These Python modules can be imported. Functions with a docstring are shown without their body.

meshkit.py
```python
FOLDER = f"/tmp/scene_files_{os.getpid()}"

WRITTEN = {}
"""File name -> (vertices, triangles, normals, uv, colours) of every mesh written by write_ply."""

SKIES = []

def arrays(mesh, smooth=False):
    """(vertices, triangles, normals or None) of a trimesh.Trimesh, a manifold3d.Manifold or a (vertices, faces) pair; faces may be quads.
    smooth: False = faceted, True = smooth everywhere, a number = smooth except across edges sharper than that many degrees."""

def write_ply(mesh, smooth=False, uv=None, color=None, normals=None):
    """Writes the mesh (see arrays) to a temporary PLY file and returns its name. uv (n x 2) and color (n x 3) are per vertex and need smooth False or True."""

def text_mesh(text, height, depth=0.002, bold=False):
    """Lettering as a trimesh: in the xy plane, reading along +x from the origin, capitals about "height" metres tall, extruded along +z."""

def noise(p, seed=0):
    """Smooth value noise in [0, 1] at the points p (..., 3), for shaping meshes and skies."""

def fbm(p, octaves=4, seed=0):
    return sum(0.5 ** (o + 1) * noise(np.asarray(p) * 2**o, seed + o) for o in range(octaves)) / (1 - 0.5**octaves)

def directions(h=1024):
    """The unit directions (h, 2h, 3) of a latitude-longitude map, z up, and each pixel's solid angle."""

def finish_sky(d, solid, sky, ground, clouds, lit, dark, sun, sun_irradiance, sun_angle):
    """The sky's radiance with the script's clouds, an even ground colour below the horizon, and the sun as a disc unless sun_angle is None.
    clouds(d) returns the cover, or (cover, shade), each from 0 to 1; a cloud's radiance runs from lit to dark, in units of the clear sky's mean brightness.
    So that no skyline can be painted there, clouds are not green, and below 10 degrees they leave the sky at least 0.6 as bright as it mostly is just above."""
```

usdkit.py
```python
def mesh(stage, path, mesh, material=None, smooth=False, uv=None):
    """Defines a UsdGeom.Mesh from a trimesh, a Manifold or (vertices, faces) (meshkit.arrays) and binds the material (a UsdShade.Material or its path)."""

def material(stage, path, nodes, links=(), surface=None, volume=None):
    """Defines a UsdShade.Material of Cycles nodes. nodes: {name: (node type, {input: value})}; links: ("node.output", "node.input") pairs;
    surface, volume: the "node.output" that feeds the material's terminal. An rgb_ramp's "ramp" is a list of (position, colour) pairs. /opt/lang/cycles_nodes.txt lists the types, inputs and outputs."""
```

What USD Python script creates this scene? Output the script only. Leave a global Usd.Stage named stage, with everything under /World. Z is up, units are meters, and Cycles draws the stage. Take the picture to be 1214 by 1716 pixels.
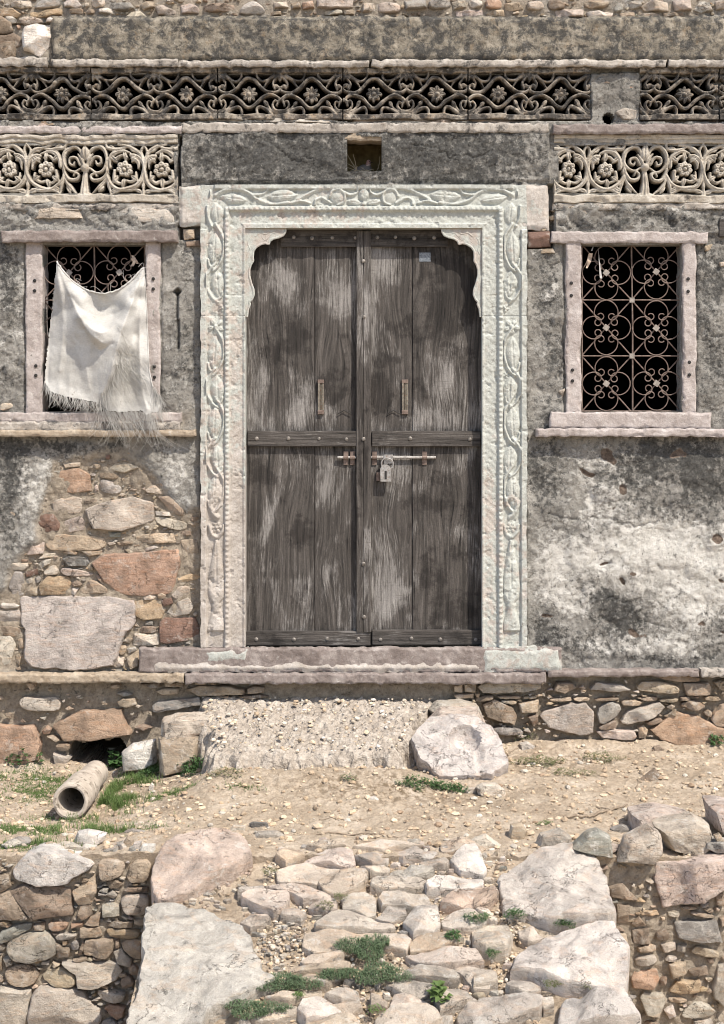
import math
import numpy as np
import trimesh
import meshkit
import usdkit
from meshkit import fbm, noise
from pxr import Gf, Sdf, Usd, UsdGeom, UsdLux, UsdShade, Vt
from scipy.ndimage import gaussian_filter, map_coordinates
from scipy.spatial import cKDTree
import shapely
from shapely.geometry import Point, Polygon

# ------------------------------------------------------------------ camera, sky, sun, exposure
stage = Usd.Stage.CreateInMemory()
UsdGeom.SetStageUpAxis(stage, UsdGeom.Tokens.z)
UsdGeom.SetStageMetersPerUnit(stage, 1.0)
UsdGeom.Xform.Define(stage, "/World")
UsdGeom.Scope.Define(stage, "/World/Looks")

CAM_Y, CAM_Z = -8.0, 1.867
F_PX, CX, HY = 2400.0, 607.0, 680.0            # focal length in photo pixels, centre column, horizon row
EXPOSURE = 0.62
SUN_EL, SUN_AZ = math.radians(54), math.radians(42)   # azimuth from the wall's normal, to the right
SUN = np.array([math.sin(SUN_AZ) * math.cos(SUN_EL), -math.cos(SUN_AZ) * math.cos(SUN_EL), math.sin(SUN_EL)])

cam = UsdGeom.Camera.Define(stage, "/World/camera")
cam.AddTranslateOp().Set(Gf.Vec3d(0, CAM_Y, CAM_Z))
cam.AddRotateXOp().Set(90.0)
cam.CreateHorizontalApertureAttr(36.0)
cam.CreateVerticalApertureAttr(36.0 * 1024 / 724)
cam.CreateFocalLengthAttr(36.0 * F_PX / 1214)
cam.CreateVerticalApertureOffsetAttr(-(858 - HY) * 36.0 / 1214)
cam.CreateClippingRangeAttr(Gf.Vec2f(0.1, 500))
cam.CreateExposureAttr(EXPOSURE)

dome = UsdLux.DomeLight.Define(stage, "/World/sky")
dome.GetPrim().SetCustomDataByKey("kind", "structure")
sky_mat = usdkit.material(stage, "/World/Looks/sky_air", {
    "sky": ("sky_texture", {"sky_type": "single_scattering", "sun_disc": False, "sun_elevation": SUN_EL,
                             "sun_rotation": math.atan2(SUN[0], SUN[1]), "altitude": 250.0, "aerosol_density": 2.0}),
    "bg": ("background_shader", {"strength": 0.15})}, [("sky.color", "bg.color")], surface="bg.background")
UsdShade.MaterialBindingAPI.Apply(dome.GetPrim()).Bind(sky_mat)
sun = UsdLux.DistantLight.Define(stage, "/World/sun")
sun.CreateNormalizeAttr(True)
sun.CreateIntensityAttr(1.15)
sun.CreateAngleAttr(0.53)
sun.CreateColorAttr(Gf.Vec3f(1.0, 0.94, 0.85))
sun.AddTransformOp().Set(Gf.Matrix4d(Gf.Rotation(Gf.Vec3d(0, 0, 1), Gf.Vec3d(*map(float, SUN))), Gf.Vec3d(0, 0, 0)))


# ------------------------------------------------------------------ helpers: prims
_names = {}


def unique(parent, name):
    k = _names.get((parent, name), 0)
    _names[(parent, name)] = k + 1
    return f"{parent}/{name}" + (f"_{k:03d}" if k else "")


def meta(prim, label=None, cat=None, group=None, kind=None):
    for key, val in (("label", label), ("category", cat), ("group", group), ("kind", kind)):
        if val:
            prim.SetCustomDataByKey(key, val)


def thing(name, label=None, cat=None, loc=(0, 0, 0), parent="/World", **kw):
    p = unique(parent, name)
    x = UsdGeom.Xform.Define(stage, p)
    if any(loc):
        x.AddTranslateOp().Set(Gf.Vec3d(*map(float, loc)))
    meta(x.GetPrim(), label, cat, **kw)
    return p


def put(name, mesh, mat, parent="/World", smooth=35, attrs=None, origin=None, **kw):
    """One Mesh prim. attrs: {name: constant or per-vertex array}; per-vertex arrays need smooth True or False."""
    p = unique(parent, name)
    v, f, n = meshkit.arrays(mesh, smooth)
    if origin is not None:
        v = v - np.asarray(origin, float)
    m = UsdGeom.Mesh.Define(stage, p)
    m.CreatePointsAttr(Vt.Vec3fArray.FromNumpy(v.astype(np.float32)))
    m.CreateFaceVertexCountsAttr(Vt.IntArray.FromNumpy(np.full(len(f), 3, np.int32)))
    m.CreateFaceVertexIndicesAttr(Vt.IntArray.FromNumpy(f.astype(np.int32).ravel()))
    m.CreateSubdivisionSchemeAttr("none")
    if n is not None:
        m.CreateNormalsAttr(Vt.Vec3fArray.FromNumpy(n.astype(np.float32)))
        m.SetNormalsInterpolation("vertex")
    api = UsdGeom.PrimvarsAPI(m)
    for k, a in (attrs or {}).items():
        a = np.asarray(a, np.float32)
        if a.ndim == 0 or a.shape == (3,):
            a = np.broadcast_to(a, (len(v),) + a.shape)
        a = np.ascontiguousarray(a)
        if len(a) != len(v):
            raise ValueError(f"{p} {k}: {len(a)} for {len(v)}")
        if a.ndim == 1:
            api.CreatePrimvar(k, Sdf.ValueTypeNames.FloatArray, "vertex").Set(Vt.FloatArray.FromNumpy(a))
        else:
            api.CreatePrimvar(k, Sdf.ValueTypeNames.Color3fArray, "vertex").Set(Vt.Vec3fArray.FromNumpy(a))
    UsdShade.MaterialBindingAPI.Apply(m.GetPrim()).Bind(mat)
    if origin is not None:
        m.AddTranslateOp().Set(Gf.Vec3d(*map(float, origin)))
    meta(m.GetPrim(), **kw)
    return p


# ------------------------------------------------------------------ helpers: places
def P(px, py, y=0.0):
    """World point that lies at depth y behind photo pixel (px, py)."""
    s = F_PX / (y - CAM_Y)
    return np.stack(np.broadcast_arrays((np.asarray(px, float) - CX) / s, y, CAM_Z - (np.asarray(py, float) - HY) / s), -1)


def sstep(a, b, x):
    t = np.clip((np.asarray(x, float) - a) / (b - a), 0, 1)
    return t * t * (3 - 2 * t)


EDGE_Y = -1.80


def gz(x, y):
    """Height of the terrace."""
    return -0.03 - 0.12 * sstep(-0.75, -1.35, x) * sstep(-1.75, -0.8, y) - 0.05 * np.clip(-np.asarray(y, float) / 1.8, 0, 1.1)


def on_ground(px, py):
    y = np.linspace(0.0, -2.2, 2201)
    p = P(px, py, y)
    d = p[:, 2] - gz(p[:, 0], p[:, 1])
    k = np.argmax(d > 0)
    return p[k]


class Frame:
    def __init__(self, o, u, v):
        self.o, self.u, self.v = (np.asarray(a, float) for a in (o, u, v))
        self.n = np.cross(self.u, self.v)

    def px(self, pts):
        """photo pixels -> (u, v) where the pixel's ray meets this plane"""
        pts = np.atleast_2d(np.asarray(pts, float))
        c = np.array([0, CAM_Y, CAM_Z])
        d = np.stack([(pts[:, 0] - CX) / F_PX, np.ones(len(pts)), -(pts[:, 1] - HY) / F_PX], 1)
        t = ((self.o - c) @ self.n) / (d @ self.n)
        q = c + d * t[:, None] - self.o
        return np.stack([q @ self.u, q @ self.v], 1)

    def world(self, uvw):
        uvw = np.asarray(uvw, float)
        return self.o + uvw[:, :1] * self.u + uvw[:, 1:2] * self.v + uvw[:, 2:3] * self.n


SLOPE = math.radians(17.0)
WALL = Frame((0, 0, 0), (1, 0, 0), (0, 0, 1))
RETAIN = Frame((0, EDGE_Y, 0), (1, 0, 0), (0, 0, 1))
RAMP = Frame((0, -1.74, -0.075), (1, 0, 0), (0, math.cos(SLOPE), math.sin(SLOPE)))


# ------------------------------------------------------------------ helpers: meshes
def chaikin(p, n=1):
    for _ in range(n):
        q = np.roll(p, -1, 0)
        p = np.stack([0.78 * p + 0.22 * q, 0.22 * p + 0.78 * q], 1).reshape(-1, 2)
    return p


def resample(p, ds, closed=True):
    q = np.vstack([p, p[:1]]) if closed else np.asarray(p, float)
    s = np.r_[0, np.cumsum(np.linalg.norm(np.diff(q, axis=0), axis=1))]
    n = max(8 if closed else 2, int(round(s[-1] / ds)))
    t = np.linspace(0, s[-1], n, endpoint=not closed)
    return np.stack([np.interp(t, s, q[:, k]) for k in range(q.shape[1])], 1)


def spline(p, n=16):
    """Catmull-Rom through the points."""
    p = np.asarray(p, float)
    q = np.vstack([2 * p[0] - p[1], p, 2 * p[-1] - p[-2]])
    t = np.linspace(0, 1, n, endpoint=False)[:, None]
    out = [0.5 * (2 * b + (c - a) * t + (2 * a - 5 * b + 4 * c - d) * t**2 + (3 * b - a - 3 * c + d) * t**3)
           for a, b, c, d in zip(q, q[1:], q[2:], q[3:])]
    return np.vstack(out + [p[-1:]])


def stone(poly, h, back, seed, planes=3, tilt=(0, 0), rough=0.004, fine=None, extra=None, bevel=1.0, chaikin_it=False, flake=0.0022):
    """A dressed or rough stone on the plane w = 0: outline poly (metres), face proud by about h, sides going back."""
    r = np.random.default_rng(seed)
    p = np.asarray(poly, float)
    if Polygon(p).exterior.is_ccw is False:
        p = p[::-1]
    size = math.sqrt(abs(Polygon(p).area))
    ds = fine or float(np.clip(size / 9, 0.006, 0.02))
    p = resample(chaikin(p, 1) if chaikin_it else p, ds)
    c = np.asarray(Polygon(p).buffer(0).representative_point().coords[0]) * 0.4 + p.mean(0) * 0.6
    nrm = np.roll(p, -1, 0) - np.roll(p, 1, 0)
    nrm = np.stack([nrm[:, 1], -nrm[:, 0]], 1) / (np.linalg.norm(nrm, axis=1, keepdims=True) + 1e-9)
    q3 = np.c_[p * (3.0 / size), np.full(len(p), seed * 1.37)]
    p = p + nrm * ((fbm(q3 * 1.6, 3, seed)[:, None] - 0.5) * 0.07 + (fbm(q3 * 6, 2, seed)[:, None] - 0.5) * 0.04) * size
    n = len(p)
    b = min(0.30, bevel * 0.28 * h / (0.5 * size + 1e-6))
    inner = max(3, int(0.42 * size / ds))
    ts = [1.0, 1.0, 1 - 0.15 * b, 1 - 0.5 * b, 1 - b] + list(np.linspace(1 - b, 0, inner + 1)[1:-1])
    es = [None, 0.0, 0.62, 0.88, 1.0] + [1.0] * (inner - 1)
    rings = []
    gs = [(r.normal(0, 1.05 * h / (size + 1e-6), 2), h * r.uniform(0.85, 1.25)) for _ in range(planes)]
    for t, e in zip(ts + [0.0], es + [1.0]):
        q = c + t * (p - c) if t > 0 else c[None]
        if e is None:
            w = np.full(len(q), -back)
        else:
            w = np.full(len(q), h)
            for g, o in gs:
                w = np.minimum(w, o + (q - c) @ g)
            w = np.maximum(w, 0.25 * h) * (e if e < 1 else 1)
            w = w + (q - c) @ np.asarray(tilt) * (0.0 if e == 0 else 1)
            q4 = np.c_[q, np.full(len(q), seed * 0.73)]
            w = w + ((fbm(q4 * 22, 3, seed) - 0.5) * rough * 2.4 + (fbm(q4 * 7, 2, seed + 5) - 0.5) * min(0.25 * h, 4 * rough)) * min(1, 0.3 + e)
            fl = fbm(q4 * (1.1 / size) * np.array([1, 1, size]) + 7, 4, seed + 9) * 9
            w = w + flake * (np.floor(fl) + sstep(0.72, 1.0, fl - np.floor(fl)) - 4.5) * min(1, 0.3 + e)
            if extra is not None:
                w = w + extra(q)
        rings.append(np.c_[q, w])
    v = np.vstack(rings)
    f = []
    i = np.arange(n)
    j = (i + 1) % n
    for k in range(len(ts) - 1):
        a, d = k * n, (k + 1) * n
        f += [np.c_[a + i, a + j, d + j], np.c_[a + i, d + j, d + i]]
    a = (len(ts) - 1) * n
    f.append(np.c_[a + i, a + j, np.full(n, len(v) - 1)])
    return v, np.vstack(f)


def hull_rock(pts, seed, sub=3, rough=0.06):
    """An angular rock: hull of points, subdivided, softened a little and roughened."""
    m = trimesh.convex.convex_hull(np.asarray(pts, float))
    ext = m.extents.max()
    m = m.subdivide_to_size(ext / (4.0 * sub), max_iter=8)
    m = trimesh.Trimesh(m.vertices, m.faces, process=True)
    m.merge_vertices(digits_vertex=6)
    trimesh.smoothing.filter_laplacian(m, lamb=0.3, iterations=1, volume_constraint=False)
    v = np.array(m.vertices)
    n = m.vertex_normals
    q = v / ext * 5 + seed * 3.1
    v = v + n * ((fbm(q, 3, seed) - 0.5) * rough * 0.6 * ext + (fbm(q * 4, 3, seed + 1) - 0.5) * rough * 0.45 * ext)[:, None]
    return v, np.array(m.faces)


def px_rock(poly, seed, depth=None, y=None, sink=0.015, rough=0.06, lean=0.0):
    """A loose rock standing on the terrace whose outline from the front is the polygon (photo pixels)."""
    r = np.random.default_rng(seed)
    poly = np.asarray(poly, float)
    if y is None:
        y = on_ground(poly[:, 0].mean(), poly[:, 1].max() - 2)[1]
    w = np.ptp(poly[:, 0]) * (y - CAM_Y) / F_PX
    hgt = np.ptp(poly[:, 1]) * (y - CAM_Y) / F_PX
    d = depth or 0.7 * min(w, 1.4 * hgt)
    y = y + d * 0.4
    p = P(poly[:, 0], poly[:, 1], y)
    c = p.mean(0)
    pts = []
    for s, sc in ((-0.5, 0.80), (-0.12, 1.0), (0.25, 0.97), (0.5, 0.75)):
        q = c + (p - c) * sc
        q[:, 1] = y + s * d + r.uniform(-0.1, 0.1, len(q)) * d
        q[:, 2] -= (s < -0.3) * lean * hgt * (q[:, 2] > c[2])
        pts.append(q)
    pts = np.vstack(pts)
    pts[:, 2] -= sink * (pts[:, 2] < c[2])
    return hull_rock(pts, seed, rough=rough)


def grid_mesh(pos, keep=None, back=None):
    """pos (rows, cols, 3) -> mesh facing -y when columns run along +x and rows along +z. keep: (rows-1, cols-1).
    back(points) -> where the rim's skirt ends. Returns v, f, index of the grid vertex that each vertex came from."""
    R, C = pos.shape[:2]
    keep = np.ones((R - 1, C - 1), bool) if keep is None else keep
    idx = np.arange(R * C).reshape(R, C)
    a, b, c, d = (x[keep] for x in (idx[:-1, :-1], idx[:-1, 1:], idx[1:, 1:], idx[1:, :-1]))
    f = np.vstack([np.c_[a, b, c], np.c_[a, c, d]])
    v = pos.reshape(-1, 3)
    src = np.arange(R * C)
    if back is not None:
        k = np.pad(keep, 1)
        me = k[1:-1, 1:-1]
        E = []
        for gone, s, t in ((~k[:-2, 1:-1], idx[:-1, 1:], idx[:-1, :-1]), (~k[2:, 1:-1], idx[1:, :-1], idx[1:, 1:]),
                           (~k[1:-1, :-2], idx[:-1, :-1], idx[1:, :-1]), (~k[1:-1, 2:], idx[1:, 1:], idx[:-1, 1:])):
            m = me & gone
            E.append(np.c_[s[m], t[m]])
        E = np.vstack(E)
        n0 = len(v)
        top = v[E]
        bot = back(top.reshape(-1, 3)).reshape(top.shape)
        m = len(E)
        v = np.vstack([v, top[:, 0], top[:, 1], bot[:, 0], bot[:, 1]])
        i = np.arange(m) + n0
        f = np.vstack([f, np.c_[i, i + m, i + 3 * m], np.c_[i, i + 3 * m, i + 2 * m]])
        src = np.r_[src, E[:, 0], E[:, 1], E[:, 0], E[:, 1]]
    used = np.zeros(len(v), bool)
    used[f.ravel()] = True
    new = np.cumsum(used) - 1
    return v[used], new[f], src[used]


def to_y(y):
    def fn(p):
        q = p.copy()
        q[:, 1] = y
        return q
    return fn


def tube(pts, r, sides=6, cap=True):
    p = np.asarray(pts, float)
    r = np.broadcast_to(np.asarray(r, float), (len(p),))
    t = np.gradient(p, axis=0)
    t /= np.linalg.norm(t, axis=1, keepdims=True) + 1e-12
    a = np.cross(t[0], [0.31, 0.17, 0.93])
    if np.linalg.norm(a) < 0.05:
        a = np.cross(t[0], [1, 0, 0])
    us = []
    for k in range(len(p)):
        a = a - t[k] * (a @ t[k])
        a = a / (np.linalg.norm(a) + 1e-12)
        us.append(a)
    u = np.array(us)
    w = np.cross(t, u)
    ang = np.linspace(0, 2 * np.pi, sides, endpoint=False)
    v = p[:, None] + r[:, None, None] * (np.cos(ang)[None, :, None] * u[:, None] + np.sin(ang)[None, :, None] * w[:, None])
    v = v.reshape(-1, 3)
    i = np.arange(sides)
    j = (i + 1) % sides
    f = []
    for k in range(len(p) - 1):
        A, B = k * sides, (k + 1) * sides
        f += [np.c_[A + i, A + j, B + j], np.c_[A + i, B + j, B + i]]
    f = np.vstack(f)
    if cap:
        n = len(v)
        v = np.vstack([v, p[0], p[-1]])
        B = (len(p) - 1) * sides
        f = np.vstack([f, np.c_[np.full(sides, n), j, i], np.c_[np.full(sides, n + 1), B + i, B + j]])
    return v, f


def join(parts):
    vs, fs, n = [], [], 0
    for v, f in parts:
        vs.append(np.asarray(v, float))
        fs.append(np.asarray(f) + n)
        n += len(v)
    return np.vstack(vs), np.vstack(fs)


def box(lo, hi, bev=0.0, rough=0.0, seed=0, cell=None):
    """A box with bevelled, optionally rough faces."""
    lo, hi = np.asarray(lo, float), np.asarray(hi, float)
    if bev == 0 and cell is None:
        m = trimesh.creation.box(bounds=[lo, hi])
        return np.array(m.vertices), np.array(m.faces)
    c, e = (lo + hi) / 2, (hi - lo) / 2
    bev = min(bev, 0.45 * e.min() * 2)
    pts = []
    for s in np.ndindex(2, 2, 2):
        s = np.array(s) * 2 - 1
        for k in range(3):
            q = e - bev
            q[k] = e[k]
            pts.append(c + s * q)
    m = trimesh.convex.convex_hull(np.array(pts))
    if cell:
        m = m.subdivide_to_size(cell, max_iter=12)
        m = trimesh.Trimesh(m.vertices, m.faces, process=True)
        m.merge_vertices(digits_vertex=6)
        v = np.array(m.vertices)
        n = m.vertex_normals
        v += n * ((fbm(v * 9 + seed, 3, seed) - 0.5) * rough * 2 + (fbm(v * 40 + seed, 2, seed) - 0.5) * rough)[:, None]
        return v, np.array(m.faces)
    return np.array(m.vertices), np.array(m.faces)


def px_box(x0, y0, x1, y1, front, back, **kw):
    """A block whose front face (at y = front) covers these photo pixels."""
    a, b = P(x0, y1, front), P(x1, y0, front)
    return box((a[0], front, a[2]), (b[0], back, b[2]), **kw)


def slab(x0, y0, x1, y1, front, back, seed=0, rough=0.004, step=2.0, edge=2.0, chip=0.012, bev=1.6):
    """A rough stone course: front face a relief, edges worn and chipped, sides going back to y = back (photo pixels on the wall plane)."""
    X, Y = np.meshgrid(np.linspace(x0, x1, max(4, int((x1 - x0) / step))), np.linspace(y1, y0, max(4, int((y1 - y0) / step))))
    q = np.stack([X / 40, Y / 40, np.full_like(X, seed * 2.3)], -1)
    rim = np.minimum(np.minimum(X - x0, x1 - X), np.minimum(Y - y0, y1 - Y))
    rim = rim - np.clip(fbm(q * 3.0, 4, seed) - 0.50, 0, 1) * 16
    d = front + (fbm(q * 1.2, 4, seed + 1) - 0.5) * rough * 3 + (fbm(q * 7, 2, seed + 2) - 0.5) * rough - chip * (1 - sstep(-1, bev, rim))
    wob_x = (fbm(np.stack([Y / 23, Y / 23 * 0, X * 0 + seed], -1), 3, seed + 3) - 0.5) * edge * 2
    wob_y = (fbm(np.stack([X / 11, Y * 0, X * 0 + seed + 9], -1), 3, seed + 4) - 0.5) * edge * 2
    near_x = np.exp(-np.minimum(X - x0, x1 - X) / 5)
    near_y = np.exp(-np.minimum(Y - y0, y1 - Y) / 5)
    pos = P(X + wob_x * near_x, Y + wob_y * near_y, 0.0)
    pos[..., 1] = -d
    v, f, _ = grid_mesh(pos, None, to_y(back))
    return v, f


# ------------------------------------------------------------------ materials
class Ref(str):
    pass


class Graph:
    def __init__(self):
        self.nodes, self.links = {}, []

    def add(self, kind, out, **inp):
        name = f"n{len(self.nodes)}"
        vals = {}
        for k, v in inp.items():
            if isinstance(v, Ref):
                self.links.append((str(v), f"{name}.{k}"))
            else:
                vals[k] = v
        self.nodes[name] = (kind, vals)
        return Ref(f"{name}.{out}")

    def pos(self, scale=(1, 1, 1), off=None):
        p = self.add("geometry", "position")
        if off is not None:
            p = self.add("vector_math", "vector", math_type="add", vector1=p, vector2=off)
        return p if scale == (1, 1, 1) else self.add("mapping", "vector", mapping_type="point", vector=p, scale=scale)

    def noise(self, scale, detail=5.0, rough=0.6, vec=None, dist=0.0):
        return self.add("noise_texture", "fac", vector=vec if vec is not None else self.pos(), scale=float(scale), detail=float(detail), roughness=float(rough), distortion=float(dist))

    def ramp(self, fac, stops):
        return self.add("rgb_ramp", "color", ramp=[(p, c if np.ndim(c) else (c, c, c)) for p, c in stops], fac=fac)

    def mix(self, fac, a, b, kind="mix"):
        return self.add("mix_color", "result", blend_type=kind, fac=fac, a=a, b=b)

    def math(self, op, a, b=0.0):
        return self.add("math", "value", math_type=op, value1=a, value2=b)

    def step(self, x, lo, hi):
        return self.add("map_range", "result", range_type="smoothstep", value=x, from_min=float(lo), from_max=float(hi), to_min=0.0, to_max=1.0, clamp=True)

    def attr(self, name, out="fac"):
        return self.add("attribute", out, attribute=name)

    def bump(self, height, strength=0.5, dist=0.004, normal=None):
        kw = {} if normal is None else {"normal": normal}
        return self.add("bump", "normal", height=height, strength=float(strength), distance=float(dist), **kw)

    def done(self, name, color, normal=None, rough=0.9, spec=0.25, metallic=0.0, **kw):
        if normal is not None:
            kw["normal"] = normal
        p = self.add("principled_bsdf", "BSDF", base_color=color, roughness=rough, specular_ior_level=float(spec), metallic=float(metallic), **kw)
        return usdkit.material(stage, f"/World/Looks/{name}", self.nodes, self.links, surface=str(p))


def make_stone(name, dusty=0.35, vein=0.3):
    g = Graph()
    t = g.attr("tint", "color")
    n1 = g.noise(8, 8, 0.66, dist=0.8)
    col = g.mix(1.0, t, g.ramp(n1, [(0.32, 0.55), (0.5, 1.0), (0.68, 1.35)]), "multiply")
    bed = g.noise(9, 6, 0.65, g.pos((1, 1, 4.5)), 1.2)
    warm = g.step(bed, 0.50, 0.64)
    col = g.mix(g.math("multiply", warm, vein), col, g.mix(1.0, t, (1.22, 0.90, 0.66), "multiply"))
    cool = g.step(g.noise(11, 7, 0.7, dist=0.6), 0.53, 0.66)
    col = g.mix(g.math("multiply", cool, 0.4), col, g.mix(1.0, t, (0.72, 0.76, 0.80), "multiply"))
    pale = g.step(g.noise(15, 9, 0.74, dist=0.3), 0.545, 0.62)
    col = g.mix(g.math("multiply", pale, dusty), col, (0.50, 0.465, 0.41))
    grime = g.step(g.noise(27, 8, 0.74), 0.57, 0.66)
    col = g.mix(g.math("multiply", grime, 0.6), col, (0.095, 0.082, 0.066))
    crack = g.math("absolute", g.math("subtract", g.noise(5.5, 7, 0.62, dist=0.4), 0.5))
    crack = g.math("maximum", g.step(crack, 0.0015, 0.007), g.step(g.noise(4.1, 3, 0.5), 0.56, 0.50))
    col = g.mix(1.0, col, g.ramp(crack, [(0.0, 0.38), (1.0, 1.0)]), "multiply")
    fine = g.noise(230, 5, 0.74)
    col = g.mix(1.0, col, g.ramp(fine, [(0.3, 0.74), (0.7, 1.2)]), "multiply")
    b = g.bump(fine, 0.5, 0.004)
    b = g.bump(g.noise(38, 9, 0.74), 0.9, 0.018, b)
    b = g.bump(bed, 0.5, 0.010, b)
    b = g.bump(crack, 0.8, 0.008, b)
    return g.done(name, col, b)


M = {}
M["stone"] = make_stone("field_stone")
M["paving"] = make_stone("paving_stone", 0.6, 0.25)

# lime plaster, whitewash, mould (painted where the photograph has them through primvars)
g = Graph()
nz = g.noise(24, 9, 0.72)
nb = g.noise(6, 7, 0.66, dist=0.5)
col = g.ramp(nb, [(0.3, (0.155, 0.145, 0.128)), (0.5, (0.235, 0.22, 0.195)), (0.7, (0.36, 0.34, 0.305))])
warm = g.attr("warm")
col = g.mix(warm, col, g.ramp(g.noise(30, 8, 0.72), [(0.3, (0.17, 0.138, 0.105)), (0.5, (0.27, 0.225, 0.172)), (0.7, (0.38, 0.325, 0.255))]))
wf = g.step(g.math("add", g.attr("white"), g.math("multiply", g.math("subtract", nz, 0.5), 2.3)), 0.34, 0.74)
wc = g.ramp(g.noise(13, 8, 0.7), [(0.3, (0.38, 0.36, 0.32)), (0.5, (0.49, 0.465, 0.42)), (0.7, (0.60, 0.575, 0.53))])
col = g.mix(g.math("multiply", wf, 0.92), col, wc)
mf = g.step(g.math("add", g.attr("mint"), g.math("multiply", g.math("subtract", g.noise(17, 8, 0.7), 0.5), 1.6)), 0.45, 0.75)
col = g.mix(g.math("multiply", mf, 0.75), col, (0.42, 0.54, 0.49))
df = g.step(g.math("add", g.attr("dark"), g.math("multiply", g.math("subtract", g.noise(33, 10, 0.76), 0.5), 2.4)), 0.34, 0.74)
dc = g.ramp(g.noise(80, 6, 0.7), [(0.35, (0.030, 0.030, 0.029)), (0.7, (0.115, 0.11, 0.10))])
col = g.mix(g.math("multiply", df, 0.93), col, dc)
bf = g.step(g.math("add", g.attr("bare"), g.math("multiply", g.math("subtract", g.noise(20, 7, 0.65), 0.5), 0.5)), 0.45, 0.52)
col = g.mix(bf, col, g.ramp(g.noise(60, 5, 0.7), [(0.35, (0.10, 0.075, 0.058)), (0.7, (0.21, 0.16, 0.125))]))
fine = g.noise(170, 5, 0.75)
pits = g.step(g.noise(75, 4, 0.6), 0.64, 0.70)
col = g.mix(g.math("multiply", pits, 0.75), col, (0.05, 0.045, 0.04))
specks = g.step(g.noise(58, 5, 0.7), 0.66, 0.70)
col = g.mix(g.math("multiply", specks, 0.45), col, (0.50, 0.46, 0.40))
col = g.mix(1.0, col, g.ramp(fine, [(0.3, 0.80), (0.7, 1.18)]), "multiply")
b = g.bump(fine, 0.6, 0.006)
b = g.bump(nz, 0.9, 0.02, b)
b = g.bump(g.math("multiply", wf, 1.0), 0.5, 0.004, b)
hair = g.math("absolute", g.math("subtract", g.noise(3.6, 8, 0.66, dist=0.5), 0.5))
hair = g.math("maximum", g.step(hair, 0.0008, 0.0040), g.step(g.noise(3.0, 3, 0.5), 0.55, 0.48))
col = g.mix(1.0, col, g.ramp(hair, [(0.0, 0.35), (1.0, 1.0)]), "multiply")
b = g.bump(hair, 0.7, 0.006, b)
M["plaster"] = g.done("old_plaster", col, b, rough=0.95, spec=0.15)


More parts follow.
